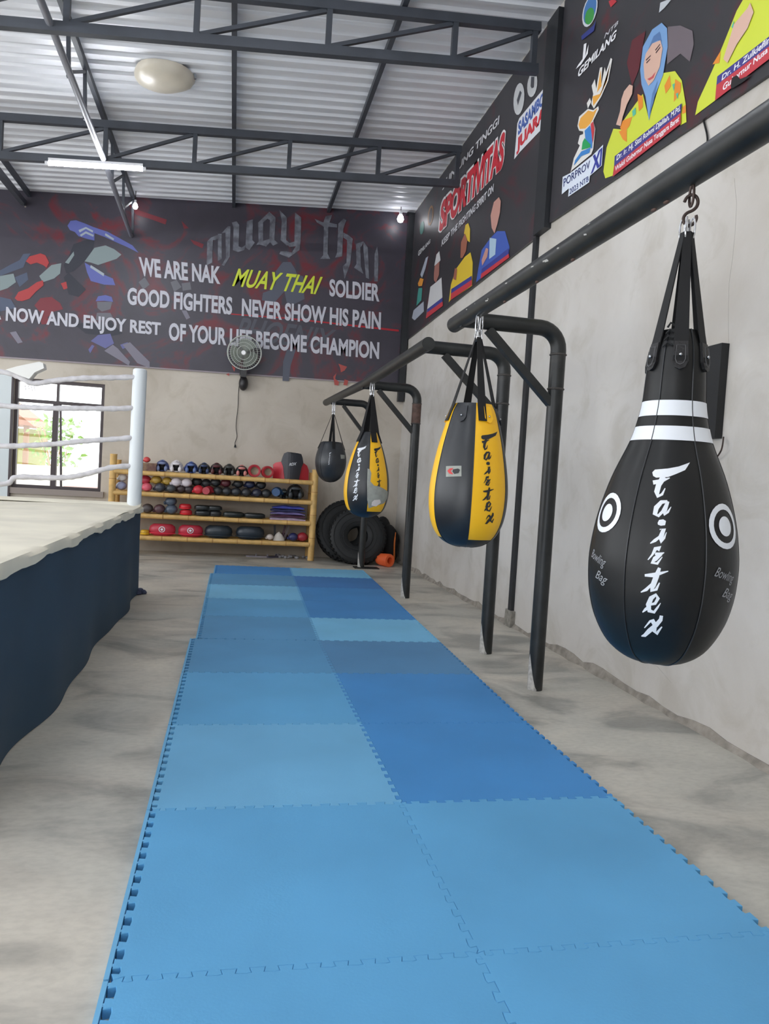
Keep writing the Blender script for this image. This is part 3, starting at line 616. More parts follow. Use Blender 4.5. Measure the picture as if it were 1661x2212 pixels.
colL = ['soft', 'mid', 'mid', 'light', 'mid', 'soft', 'soft', 'mid', 'pale', 'soft', 'deep']
colR = ['deep', 'mid', 'mid', 'deep', 'deep', 'grey', 'pale', 'deep', 'deep', 'dark', 'pale']
nm = ['behind the camera', 'nearest the bottom edge', 'first full', 'second', 'third', 'fourth', 'fifth', 'sixth', 'seventh', 'eighth', 'farthest']
for side in 'LR':
    rows = rowsL if side == 'L' else rowsR
    for i in range(11):
        y0, y1 = rows[i], rows[i+1]
        if side == 'L':
            xo = -1.0 if i < 6 else (-0.957 if i < 10 else -0.915)
            c = [(xo, y0), (xc(y0), y0), (xc(y1), y1), (xo, y1)]
        else:
            c = [(xc(y0), y0), (xr(y0), y0), (xr(y1), y1), (xc(y1), y1)]
        kk = 11*('LR'.index(side))+i
        E_ = []
        for a, b in ((0, 1), (1, 2), (2, 3), (3, 0)):
            A_ = Vector(c[a]); B_ = Vector(c[b])
            if (side == 'L' and a == 1) or (side == 'R' and a == 3):
                # the seam: rows of both columns almost agree; each side gets its own teeth
                E_ += shared_edge(tuple(round(v, 3) for v in A_), tuple(round(v, 3) for v in B_))
            else:
                E_ += shared_edge(tuple(round(v, 3) for v in A_), tuple(round(v, 3) for v in B_))
        E_ = [p for q_, p in zip([None]+E_, E_) if q_ is None or (p-q_).length > 1e-5]
        if (E_[0]-E_[-1]).length < 1e-5: E_.pop()
        top = offset_in(E_, 0.0016); mid = offset_in(E_, 0.0004)
        n = len(E_); mb = MB()
        o0 = Vector(((c[0][0]+c[1][0])/2, (y0+y1)/2))
        vs = [(p.x-o0.x, p.y-o0.y, 0.0) for p in mid] + [(p.x-o0.x, p.y-o0.y, MH-0.002) for p in mid] + [(p.x-o0.x, p.y-o0.y, MH) for p in top]
        fs = [(k, (k+1) % n, n+(k+1) % n, n+k) for k in range(n)] + [(n+k, n+(k+1) % n, 2*n+(k+1) % n, 2*n+k) for k in range(n)]
        mb.add(vs, fs); mb.add([], []); mb.f.append(tuple(range(2*n, 3*n))); mb.m.append(0)
        key = (colL if side == 'L' else colR)[i]
        me = bpy.data.meshes.new('mat'); me.from_pydata(mb.v, [], mb.f); me.materials.append(mat_foam(key))
        lab = '%s blue foam puzzle mat of the %s column, %s from the camera' % ({'pale': 'pale', 'light': 'light', 'deep': 'deep', 'dark': 'dark'}.get(key, 'mid'), 'left' if side == 'L' else 'right', nm[i])
        if i == 0: lab = 'blue foam puzzle mat of the %s column, behind the camera' % ('left' if side == 'L' else 'right')
        if side == 'L':
            # edge strip, separate thin piece along the outside with gaps between its teeth
            t = thing('puzzle_mat', lab, 'mat', (o0.x, o0.y, 0), group='blue puzzle mats')
            o = bpy.data.objects.new('foam_tile', me); COL.objects.link(o); o.parent = t
            st = MB(); st.box((xo-o0.x-0.026, y0-o0.y+0.004, 0), (xo-o0.x-0.0128, y1-o0.y-0.004, MH))
            for k in range(13):
                yk = (y1-(k+0.20)*(y1-y0)/13)-o0.y
                st.box((xo-o0.x-0.0135, yk-0.006, 0), (xo-o0.x-0.004, yk+0.006, MH-0.001))
            obj('edge_strip', st, mat_foam('light'), t)
        else:
            o = bpy.data.objects.new('puzzle_mat', me); COL.objects.link(o); o.location = (o0.x, o0.y, 0)
            tag(o, lab, 'mat', 'blue puzzle mats')

# ---------------------------------------------------------------- boxing ring
RX, RY0, RY1, RZ = -1.70, 0.9, 6.27, 0.935
ring = thing('boxing_ring', 'raised boxing ring with cream canvas and dark blue skirt at the left', 'boxing ring', (RX, RY1, 0))
obj('platform', MB().box((-6.7, RY0, 0.0), (RX-0.06, RY1-0.06, RZ-0.03)), mat('dark_timber_frame', (60, 55, 50), 0.8), ring, world=True)
# canvas: top sheet with ragged rolled edge hanging over the side
random.seed(9)
cv = MB(); nx, ny = 26, 60
vs = []
for j in range(ny+1):
    y = RY0+(RY1+0.02-RY0)*j/ny
    for i in range(nx+1):
        x = -6.72+(RX+0.012+6.72)*i/nx
        z = RZ+0.006*math.sin(x*3.1+y*1.3)+0.005*math.sin(y*4.7-x*2.2)
        if i == nx: z -= 0.004
        vs.append((x, y, z))
cv.add(vs, [(j*(nx+1)+i, j*(nx+1)+i+1, (j+1)*(nx+1)+i+1, (j+1)*(nx+1)+i) for j in range(ny) for i in range(nx)])
obj('canvas', cv, M_canvas, ring, world=True, smooth=True)
ed = MB(); vs = []; m_ = 90
for j in range(m_+1):
    y = RY0+(RY1+0.02-RY0)*j/m_; d = 0.058+0.009*math.sin(y*5.1)+0.006*math.sin(y*13.7+1)+0.006*random.random()
    wv = 0.008*math.sin(y*7.3)
    for (dx, z) in ((-0.03, RZ+0.002), (0.012, RZ-0.002), (0.024+wv, RZ-0.02), (0.022+wv, RZ-d), (0.014+wv, RZ-d-0.004)): vs.append((RX+dx, y, z))
ed.add(vs, [(j*5+i, j*5+i+1, (j+1)*5+i+1, (j+1)*5+i) for j in range(m_) for i in range(4)])
obj('canvas_edge', ed, M_canvas, ring, world=True, smooth=True, label='pale ragged canvas edge folded over the side')
ed2 = MB(); vs = []
for j in range(61):
    x = -6.7+(RX+0.01+6.7)*j/60; d = 0.06+0.01*math.sin(x*6)
    for (dy, z) in ((-0.03, RZ+0.034), (0.02, RZ+0.034), (0.035, RZ-d)): vs.append((x, RY1+dy, z))
for j in range(61):
    x = -6.7+(RX+0.01+6.7)*j/60; vs.append((x, RY1-0.10, RZ+0.002))
ed2.add(vs, [(j*3+i, j*3+i+1, (j+1)*3+i+1, (j+1)*3+i) for j in range(60) for i in range(2)] + [(j*3, (j+1)*3, 183+j+1, 183+j) for j in range(60)])
obj('canvas_edge', ed2, M_canvas, ring, world=True, smooth=True, label='raised back edge of the canvas')
# skirt: cloth with folds, flaring outward at the foot
sk = MB(); ns_, nz = 120, 14; vs = []
for j in range(ns_+1):
    y = RY0+(RY1+0.0-RY0)*j/ns_
    for i in range(nz+1):
        q = i/nz; z = (RZ-0.03)*(1-q)
        fl = q*q*(0.014+0.022*math.sin(y*2.6+0.8)+0.014*math.sin(y*6.1+0.4)) + 0.008*math.sin(y*5.0+q*2)*q
        x = RX+0.006+max(fl, -0.03*q)-0.004*(1-q)
        vs.append((x, y, z+0.004))
sk.add(vs, [(j*(nz+1)+i, (j+1)*(nz+1)+i, (j+1)*(nz+1)+i+1, j*(nz+1)+i+1) for j in range(ns_) for i in range(nz)])
vs = []
for j in range(61):
    x = -6.7+(RX+0.004+6.7)*j/60
    for i in range(9):
        q = i/8; vs.append((x, RY1+0.004+q*0.012*math.sin(x*6), (RZ-0.03)*(1-q)+0.004))
sk.add(vs, [(j*9+i, (j+1)*9+i, (j+1)*9+i+1, j*9+i+1) for j in range(60) for i in range(8)])
vs = []
for j in range(61):
    x = -6.7+(RX+0.006+6.7)*j/60
    for i in range(9):
        q = i/8; vs.append((x, RY0-0.012-q*0.014*(1+math.sin(x*7)), (RZ-0.03)*(1-q)+0.004))
sk.add(vs, [(j*9+i, j*9+i+1, (j+1)*9+i+1, (j+1)*9+i) for j in range(60) for i in range(8)])
sk.add([(RX+0.006, RY0-0.012, RZ-0.03), (RX+0.006, RY0, RZ-0.03), (RX+0.03, RY0, 0.004), (RX+0.006, RY0-0.03, 0.004)], [(0, 1, 2, 3)])
obj('skirt', sk, M_skirt, ring, world=True, smooth=True)
fe = MB(); vs = []
for j in range(61):
    x = -6.72+(RX+0.02+6.72)*j/60; d = 0.055+0.008*math.sin(x*8)
    for (dy, z) in ((0.03, RZ+0.004), (-0.015, RZ), (-0.03, RZ-0.02), (-0.026, RZ-d)): vs.append((x, RY0+dy, z))
fe.add(vs, [(j*4+i, j*4+i+1, (j+1)*4+i+1, (j+1)*4+i) for j in range(60) for i in range(3)])
obj('canvas_edge', fe, M_canvas, ring, world=True, smooth=True)
fb_ = MB()
for k, (dx, dy, r, h) in enumerate(((0.03, 0.02, 0.05, 0.05), (0.07, 0.0, 0.035, 0.035), (0.02, -0.05, 0.04, 0.03))):
    fb_.ball((RX+dx, RY1+dy, 0.012), (r, r*1.3, h), 12, 8, zmin=-0.2)
obj('skirt_fold', fb_, mat('bunched_skirt_cloth', (52, 60, 86), 0.75, bump=0.4, bscale=12), ring, world=True, smooth=True)
def ring_post(x, y):
    obj('corner_post', MB().lathe([(0.001, 1.49), (0.055, 1.49), (0.07, 1.475), (0.072, 1.4), (0.072, 0.0), (0.001, 0.0)], (x, y, 0.885), 24), M_post, ring, world=True, smooth=True)
ring_post(-1.765, RY1-0.02); ring_post(-6.64, RY1-0.04); ring_post(-6.64, RY0+0.08)
def rope_path(pxs, ye=6.2):
    P = [on(u, v, 1, ye) for u, v in pxs]; return P
def smooth_path(P, k=6):
    out = []
    P = [Vector(p) for p in P]
    for i in range(len(P)-1):
        p0 = P[max(i-1, 0)]; p1 = P[i]; p2 = P[i+1]; p3 = P[min(i+2, len(P)-1)]
        for j in range(k):
            t = j/k; out.append(0.5*((2*p1)+(p2-p0)*t+(2*p0-5*p1+4*p2-p3)*t*t+(-p0+3*p1-3*p2+p3)*t*t*t))
    out.append(P[-1]); return out
random.seed(2)
for pxs, z_end in (([(305,814),(240,816),(180,817),(120,822),(72,828),(40,814),(0,803)], 2.3), ([(292,880),(240,883),(180,882),(120,882),(60,880),(0,876)], 1.97),
            ([(284,944),(240,949),(180,953),(120,959),(60,962),(0,963)], 1.66), ([(276,1005),(240,1010),(190,1023),(150,1031),(100,1032),(35,1031),(0,1046)], 1.35)):
    P = rope_path(pxs); P[0] = np.array([-1.77, 6.22, P[0][2]])
    P = P[::-1]; P = [np.array([-6.6, 6.2, z_end]), np.array([-5.0, 6.2, z_end-0.12]), np.array([-3.8, 6.2, P[0][2]+0.01])] + P
    sp = smooth_path(P, 8)
    rr = [0.026+0.003*math.sin(i*1.7)+0.002*random.random() for i in range(len(sp))]
    rr[-3:] = [0.024, 0.018, 0.02]
    obj('rope', MB().tube(sp, rr, 12), M_rope, ring, world=True, smooth=True)
# loose tie threads below the top rope
k0 = on(68, 830, 1, 6.2)
th = MB()
for dx, dl in ((-0.06, 0.05), (-0.03, 0.035), (0.0, 0.05), (0.025, 0.04)): th.tube([(k0[0]+dx, 6.2, k0[2]-0.015), (k0[0]+dx+0.01, 6.2, k0[2]-0.02-dl)], 0.004, 5)
obj('loose_thread', th, M_rope, ring, world=True)
# side ropes lying slack behind the camera side are out of view; turnbuckle pad on the top rope
pd = thing('corner_pad', 'white wedge-shaped foam pad resting on the top ring rope', 'pad', tuple(on(60, 815, 1, 6.2)))
q = [on(u, v, 1, 6.2) for u, v in ((16, 800), (40, 793), (88, 783), (96, 786), (98, 797), (78, 806), (66, 820), (44, 812))]
mbp = MB().prism([(p[0], 6.14, p[2]) for p in q], (0, 0.12, 0)); obj('pad_foam', mbp, mat('white_pad_cover', (222, 222, 220), 0.6), pd, world=True)

# ---------------------------------------------------------------- bag racks of bent black pipe
PR = 0.052
def bent_post(parent, xq, xp, y, za, foot_scrape=True, zarm=None):
    pts = [(xq-0.02, y, za), (xq+0.2, y, za)]
    R_ = 0.14
    for k in range(8):
        a = math.pi/2*k/7; pts.append((xp-R_+R_*math.sin(a), y, za-R_+R_*math.cos(a)))
    pts += [(xp, y, za-0.35), (xp, y, 1.2), (xp, y, 0.0)]
    o = obj('post', MB().tube(pts, PR, 18), M_pipe, parent, world=True, smooth=True)
    for zc in (za-0.17, za-0.40): obj('weld_collar', MB().lathe([(PR, -0.008), (PR+0.006, -0.003), (PR+0.006, 0.003), (PR, 0.008)], (xp, y, zc), 18), mat('dull_weld', (62, 58, 55), 0.6), parent, world=True)
    obj('brace', MB().bar((xq+0.17, y, za-0.05), (xp-0.03, y, za-0.50), 0.05, 0.06, up=(0, 1, 0)), M_pipe, parent, world=True)
    if foot_scrape:
        sc = MB(); n = 7
        for i in range(n):
            h0 = 0.0; a0 = math.pi*0.95+i*0.22; a1 = a0+0.22; hh = [0.20, 0.25, 0.22, 0.17, 0.12, 0.07, 0.03][i]; h1 = [0.25, 0.22, 0.17, 0.12, 0.07, 0.03, 0.01][i]
            rr = PR+0.0015
            sc.add([(xp+rr*math.cos(a0), y+rr*math.sin(a0), 0.001), (xp+rr*math.cos(a1), y+rr*math.sin(a1), 0.001), (xp+rr*math.cos(a1), y+rr*math.sin(a1), h1), (xp+rr*math.cos(a0), y+rr*math.sin(a0), hh)], [(0, 1, 2, 3)])
        obj('scraped_foot', sc, M_scrape, parent, world=True, label='pale scraped patch at the foot of the post')
    return o
r1 = thing('bag_rack', 'black bent pipe bag rack nearest the camera, reaching over the big bowling bag', 'rack', (1.345, 2.76, 0))
cb = MB().tube([(0.67, -3.0, 2.45), (0.67, 2.98, 2.46)], PR, 24); obj('crossbar', cb, M_pipe, r1, world=True, smooth=True)
bent_post(r1, 0.67, 1.345, 2.76, 2.455); bent_post(r1, 0.67, 1.345, -2.6, 2.455, False)
chips = MB(); random.seed(5)
for k in range(15):
    y = random.uniform(0.9, 2.9); a = math.radians(random.uniform(205, 250)); r_ = PR+0.001; L_ = random.uniform(0.012, 0.05)
    p = lambda yy, aa: (0.67+r_*math.cos(aa), yy, 2.456+r_*math.sin(aa))
    a = math.radians(random.uniform(130, 200))
    chips.add([p(y, a), p(y+L_, a-0.1), p(y+L_, a+0.03), p(y, a+0.12)], [(0, 1, 2, 3)])
obj('paint_chip', chips, M_scrape, r1, world=True)['kind'] = 'stuff'
wd = MB()
for y in (1.15, 1.55, 2.0, 0.42, 0.5): wd.ball((0.67, y, 2.404), (0.009, 0.016, 0.008), 8, 6)
obj('weld_bead', wd, M_rust, r1, world=True, smooth=True)['kind'] = 'stuff'
r2 = thing('bag_rack', 'black bent pipe bag rack behind, with three posts along the right wall', 'rack', (1.35, 3.80, 0))
obj('crossbar', MB().tube([(0.67, 3.66, 2.445), (0.67, 6.5, 2.455), (0.645, 10.0, 2.545)], PR, 20), M_pipe, r2, world=True, smooth=True)
bent_post(r2, 0.67, 1.352, 3.80, 2.445); bent_post(r2, 0.66, 1.295, 6.50, 2.445); bent_post(r2, 0.65, 1.235, 9.25, 2.50)
obj('base_plate', MB().box((1.12, 9.10, 0.0), (1.50, 9.32, 0.012)), M_rubber, r2, world=True)
obj('rust_band', MB().lathe([(PR+0.001, 0.0), (PR+0.002, 0.01), (PR+0.002, 0.22), (PR+0.001, 0.23)], (1.295, 6.50, 2.05), 18), M_rust, r2, world=True, smooth=True)

# ---------------------------------------------------------------- hanging bags
def spline(pr, n=40):
    P = [Vector((r, z, 0)) for r, z in pr]; sp = smooth_path(P, 5); return [(max(0.0005, p.x), p.y) for p in sp]
class Bag:
    def __init__(s, ax, ay, prof):
        s.ax, s.ay = ax, ay; s.prof = spline(prof); s.zs = [z for r, z in s.prof]; s.rs = [r for r, z in s.prof]
        d = np.array([ax-CAM[0], ay-CAM[1]]); s.D = np.linalg.norm(d); s.d = d/s.D; s.l = np.array([s.d[1], -s.d[0]])
    def r(s, z): return float(np.interp(z, s.zs[::-1] if s.zs[0] > s.zs[-1] else s.zs, s.rs[::-1] if s.zs[0] > s.zs[-1] else s.rs))
    def at(s, th, z, off=0.0015):
        r = s.r(z)+off; v = r*(math.sin(th)*s.l-math.cos(th)*s.d); return (s.ax+v[0], s.ay+v[1], z)
    def px(s, u, v):
        d = ray(u, v); dd = d[0]*s.d[0]+d[1]*s.d[1]; t = s.D/dd; p = CAM+t*d
        sl = (p[0]-s.ax)*s.l[0]+(p[1]-s.ay)*s.l[1]; z = p[2]; k = 1.0; th = 0
        for _ in range(6):
            zz = CAM[2]+(z-CAM[2])*k; r = s.r(zz); q_ = max(-0.98, min(0.98, sl*k/max(r, 1e-3))); th = math.asin(q_); k = (s.D-r*math.cos(th))/s.D
        return th, zz
def bag_print(name, bag, polys, m, parent, kind='px', off=0.0018, cell=0.012, label=None):
    # polys in (th, z) or pixel coordinates; sliced so the print follows the curved skin
    bm = bmesh.new()
    for poly in polys:
        pts = [bag.px(*p) for p in poly] if kind == 'px' else poly
        vs_ = [bm.verts.new((th*0.22, z, 0)) for th, z in pts]
        try: bm.faces.new(vs_)
        except ValueError: pass
    finish_print(bm, name, bag, m, parent, off, cell, label)
def finish_print(bm, name, bag, m, parent, off, cell, label=None):
    bmesh.ops.triangulate(bm, faces=bm.faces[:])
    for ax in (0, 1):
        c = [v.co[ax] for v in bm.verts]; lo, hi = min(c), max(c); k = math.ceil(lo/cell)
        while k*cell < hi:
            co = [0, 0, 0]; no = [0, 0, 0]; co[ax] = k*cell; no[ax] = 1
            bmesh.ops.bisect_plane(bm, geom=bm.verts[:]+bm.edges[:]+bm.faces[:], plane_co=co, plane_no=no); k += 1
    pl = Vector(parent.location)
    for v in bm.verts: v.co = Vector(bag.at(v.co.x/0.22, v.co.y, off))-pl
    me = bpy.data.meshes.new(name); bm.to_mesh(me); bm.free(); me.materials.append(m)
    o = bpy.data.objects.new(name, me); COL.objects.link(o); o.parent = parent
    if label: o['label'] = label
    return o
def bag_text(name, bag, s, th0, z0, w, h, rot, m, parent, shear=0.3, bold=0.0):
    V, F_2 = text2d(s, bold, shear); bm = bmesh.new(); vs_ = []
    for a, b in V:
        x = (a-0.5)*w; y = (b-0.5)*h; xr_ = x*math.cos(rot)-y*math.sin(rot); yr = x*math.sin(rot)+y*math.cos(rot)
        vs_.append(bm.verts.new(((th0+xr_/bag.r(z0))*0.22, z0+yr, 0)))
    for f in F_2:
        try: bm.faces.new([vs_[i] for i in f])
        except ValueError: pass
    return finish_print(bm, name, bag, m, parent, 0.0018, 0.02)
def ring_polys(th0, z0, ro, ri, r_b, n=24):
    out = []
    for k in range(n):
        a, b = 2*math.pi*k/n, 2*math.pi*(k+1)/n
        f = lambda rr, t: (th0+rr*math.cos(t)/r_b, z0+rr*math.sin(t))
        out.append([f(ri, a), f(ro, a), f(ro, b), f(ri, b)] if ri > 0 else [f(0, 0), f(ro, a), f(ro, b)])
    return out
def stroke(pts):
    P = [np.array(p[:2], float) for p in pts]; Wd = [p[2] for p in pts]; out = []
    Lf, Rt = [], []
    for i in range(len(P)):
        d = P[min(i+1, len(P)-1)]-P[max(i-1, 0)]; d = d/np.linalg.norm(d); n_ = np.array([-d[1], d[0]])
        Lf.append(P[i]+n_*Wd[i]/2); Rt.append(P[i]-n_*Wd[i]/2)
    for i in range(len(P)-1): out.append([tuple(Lf[i]), tuple(Lf[i+1]), tuple(Rt[i+1]), tuple(Rt[i])])
    return out
LET = []   # the vertical script word, letter by letter, in picture units
LET.append([[(668,475),(690,452),(800,442),(890,425),(985,390),(945,455),(860,492),(800,515),(700,520),(675,505)]] + stroke([(765,512,50),(722,580,46),(706,640,46),(716,678,34),(750,662,22),(776,610,8)]) + stroke([(674,562,36),(740,550,34),(815,522,8)]))
LET.append(stroke([(795,722,22),(745,728,34),(702,775,44),(690,828,40),(718,846,26),(762,800,26)]) + stroke([(800,722,26),(768,800,44),(772,832,30),(800,812,20),(826,768,5)]))
LET.append([[(712,905),(725,880),(760,875),(783,890),(775,925),(740,930),(715,920)]] + stroke([(730,962,12),(765,955,36),(738,1030,44),(742,1066,32),(768,1035,18),(787,985,5)]) + stroke([(650,1080,8),(690,1055,28),(735,1020,22)]))
LET.append(stroke([(630,1220,8),(668,1175,18),(694,1125,34),(734,1114,30),(716,1142,24)]) + stroke([(690,1168,22),(735,1172,30),(768,1158,6)]) + stroke([(742,1168,30),(690,1212,42),(668,1244,34),(708,1252,24),(752,1195,6)]))
LET.append(stroke([(728,1288,26),(702,1360,46),(672,1440,46),(664,1482,36),(700,1472,26),(728,1415,10)]) + stroke([(603,1352,20),(680,1350,40),(802,1316,8)]) + stroke([(570,1496,8),(615,1474,28),(660,1430,22)]))
LET.append(stroke([(640,1604,16),(690,1592,26),(716,1548,30),(698,1518,28),(658,1545,40),(634,1602,44),(642,1654,36),(682,1666,26),(712,1625,18),(737,1588,5)]) + stroke([(584,1667,8),(610,1642,26),(640,1615,18)]))
LET.append(stroke([(600,1800,8),(650,1742,20),(668,1738,38),(688,1772,38),(682,1822,40),(704,1848,30),(748,1790,10)]) + stroke([(744,1695,28),(738,1730,34),(700,1775,38),(640,1826,40),(602,1864,30),(574,1870,8)]))
def hang_bag(name, label, ax, ay, prof, ztop, zpipe, gore, mats, nstrap, hookz, straps_a0, strap_w=0.03, seam=True, sharp=None):
    b = Bag(ax, ay, prof); t = thing(name, label, 'punching bag', (ax, ay, prof[-1][1]))
    seg = 72; mb = MB(); n = len(b.prof)
    # faces coloured by gore angle, angle 0 faces the camera side
    ang0 = math.atan2(-b.d[1], -b.d[0])
    def mf(i, k):
        a = (math.degrees(2*math.pi*(k+0.5)/seg)) % 360      # world angle around from a0 = facing direction
        th = ((a+180) % 360)-180                              # + = counter clockwise from above = to camera right
        z = (b.prof[i][1]+b.prof[i+1][1])/2
        return gore(th, z)
    # around: th positive to the camera's right
    vs = []
    for r, z in b.prof:
        for k in range(seg):
            th = 2*math.pi*k/seg; rr = r*(1+0.004*math.cos(6*th)) if r > 0.05 else r
            v = rr*(math.sin(th)*b.l-math.cos(th)*b.d); vs.append((ax+v[0], ay+v[1], z))
    o = len(mb.v); mb.v += vs
    for i in range(n-1):
        for k in range(seg):
            mb.f.append((i*seg+k, i*seg+(k+1) % seg, (i+1)*seg+(k+1) % seg, (i+1)*seg+k)); mb.m.append(mf(i, k))
    body = obj('body', mb, mats, t, smooth=True, world=True)
    # seams (piping)
    if seam:
        for s_ in seam:
            pts = [b.at(math.radians(s_), z, 0.001) for r, z in b.prof if r > 0.03]
            obj('seam_piping', MB().tube(pts, 0.0022, 6), M_navy, t, smooth=True, world=True)
    # top closing disc
    zt = prof[0][1]; rt = prof[0][0]
    obj('top_panel', MB().lathe([(rt*0.98, -0.012), (rt*0.5, 0.006), (0.001, 0.01)], (ax, ay, zt), 24), mats[0], t, smooth=True, world=True)
    # straps
    hz = hookz
    for k in range(nstrap):
        th = math.radians(straps_a0+360/nstrap*k)
        z1 = zt-0.015; z2 = zt-0.11
        tang = np.array([math.cos(th)*b.l[0]+math.sin(th)*b.d[0], math.cos(th)*b.l[1]+math.sin(th)*b.d[1], 0])
        c = [np.array([ax, ay, hz]) + 0.013*np.array([math.sin(th)*b.l[0]-math.cos(th)*b.d[0], math.sin(th)*b.l[1]-math.cos(th)*b.d[1], 0]),
             np.array(b.at(th, z1, 0.006)), np.array(b.at(th, z2, 0.006))]
        wd_ = [strap_w*0.55, strap_w, strap_w]; vs = []
        outw = np.array([math.sin(th)*b.l[0]-math.cos(th)*b.d[0], math.sin(th)*b.l[1]-math.cos(th)*b.d[1], 0])*0.004
        for p, w_ in zip(c, wd_):
            for sd in (-1, 1):
                for e in (0, 1): vs.append(p+tang*w_*sd+outw*e)
        sm_ = MB()
        for i in range(2):
            a = i*4; sm_.add([vs[a+j] for j in range(8)], [(0, 1, 5, 4), (2, 6, 7, 3), (1, 3, 7, 5), (0, 4, 6, 2), (0, 2, 3, 1), (4, 5, 7, 6)])
        obj('strap', sm_, M_strap, t, world=True)
    # carabiners
    for k in range(4):
        th = math.radians(45+90*k); L_ = 0.034; cx_ = ax+0.016*math.cos(th); cy_ = ay+0.016*math.sin(th)
        pts = [(cx_+0.008*math.cos(a)*math.cos(th), cy_+0.008*math.cos(a)*math.sin(th), hz+0.012+L_*math.sin(a)) for a in [2*math.pi*j/12 for j in range(12)]]
        obj('carabiner', MB().tube(pts, 0.0035, 6, closed=True), M_chrome, t, smooth=True, world=True)
    return b, t

# bag 1, the large black bowling bag
P1 = [(r*0.955, z) for r, z in [(0.066, 1.925), (0.088, 1.86), (0.097, 1.78), (0.103, 1.69), (0.113, 1.635), (0.134, 1.56), (0.188, 1.434), (0.226, 1.306), (0.244, 1.19), (0.244, 1.106), (0.234, 1.03), (0.209, 0.952), (0.162, 0.877), (0.10, 0.834), (0.03, 0.819), (0.001, 0.817)]]
bands = ((1.690, 1.640), (1.606, 1.560))
def zband(z): return 2 if (1.640 < z < 1.690 or 1.562 < z < 1.606) else 0
b1, t1 = hang_bag('bowling_bag', 'large black teardrop bag with two white bands and white target rings, nearest the camera', 0.664, 0.27, P1, 1.925, 2.40, lambda th, z: 0, [M_black], 6, 2.25, 5, 0.022, seam=(-27, 33, 93, 153, 213, 273))
for zt_, zb_ in bands:
    zz = [zt_+(zb_-zt_)*i/5 for i in range(6)]
    mb = MB(); seg = 72; vs = [b1.at(2*math.pi*k/seg, z, 0.0022) for z in zz for k in range(seg)]
    mb.add(vs, [(i*seg+k, i*seg+(k+1) % seg, (i+1)*seg+(k+1) % seg, (i+1)*seg+k) for i in range(5) for k in range(seg)])
    obj('white_band', mb, M_white, t1, smooth=True, world=True)
c1 = crop(1240, 900, 3.945)
for L_ in LET:
    bag_print('letter', b1, [c1(p) for p in L_], M_white, t1)
thL, zL = b1.px(1312, 1107); thR, zR = b1.px(1566, 1137)
for th_, z_, ro in ((thL, zL, 0.066), (thR, zR, 0.07)):
    bag_print('target_ring', b1, ring_polys(th_, z_, ro, ro*0.74, b1.r(z_)), M_white, t1, 'th')
    bag_print('target_spot', b1, ring_polys(th_, z_, ro*0.44, 0, b1.r(z_)), M_white, t1, 'th')
    bag_text('small_script', b1, 'Bowling', th_-0.02, z_-0.155, 0.10, 0.04, -0.25, M_faint, t1, 0.45)
    bag_text('small_script', b1, 'Bag', th_+0.10, z_-0.215, 0.065, 0.04, -0.25, M_faint, t1, 0.45)
# leather anchor patches with rivets
for k in range(6):
    th = math.radians(5+60*k); zc = 1.835
    pr_ = [(-0.02, 0.045), (0.02, 0.045), (0.022, -0.02), (0.014, -0.04), (0, -0.047), (-0.014, -0.04), (-0.022, -0.02)]
    mb = MB(); rr_ = b1.r(zc); ou = [b1.at(th+x/rr_, zc+z, 0.012) for x, z in pr_]; ii = [b1.at(th+x/rr_, zc+z, 0.001) for x, z in pr_]; n = len(pr_)
    mb.add(ou+ii, [tuple(range(n))]+[(i, (i+1) % n, n+(i+1) % n, n+i) for i in range(n)])
    pa = obj('anchor_patch', mb, mat('black_leather_patch', (28, 27, 29), 0.5, bump=0.3, bscale=80), t1, world=True)
    obj('rivet', MB().ball(b1.at(th, zc, 0.014), 0.0055, 10, 6), M_chrome, pa, world=True, smooth=True)
    st_ = [b1.at(th+x*0.6/rr_, zc+z*0.68, 0.0135) for x, z in pr_]; obj('stitching', MB().tube(st_, 0.0012, 5, closed=True), mat('grey_thread', (90, 90, 92), 0.7), pa, world=True)
lace = MB()
for i in range(4):
    z = 1.93-0.022*i; lace.tube([b1.at(math.radians(-32), z, 0.006), b1.at(math.radians(-22), z+0.012, 0.012), b1.at(math.radians(-12), z+0.004, 0.006)], 0.0035, 6)
obj('lace', lace, M_strap, t1, world=True, smooth=True)
# S hook
hk = MB(); pts = []
for k in range(10):
    a = math.radians(150-240*k/9); pts.append((0.67+0.0, 0.27, 2.355)); 
lv = Vector((b1.l[0], b1.l[1], 0))
pts = [Vector((0.67, 0.27, 2.348)) + lv*(0.021*math.cos(math.radians(a))) + Vector((0, 0, 0.026*math.sin(math.radians(a)))) for a in (170, 130, 90, 50, 10, -30, -70)]
pts += [Vector((0.67, 0.27, 2.297)) + lv*(0.020*math.cos(math.radians(a))) + Vector((0, 0, 0.022*math.sin(math.radians(a)))) for a in (120, 160, 200, 240, 280, 320, 360, 385)]
ho = obj('hanging_hook', MB().tube(smooth_path(pts, 3), 0.0055, 8), M_hook, None, smooth=True)
tag(ho, 'dull iron S-shaped hook holding the large black bag', 'hook')
lp = [Vector((0.67, 0.27, 2.372)) + Vector((0, 0.012*math.cos(a), 0.036*math.sin(a))) for a in [2*math.pi*k/14 for k in range(14)]]
obj('hook_ring', MB().tube(lp, 0.005, 6, closed=True), M_hook, r1, world=True, smooth=True)

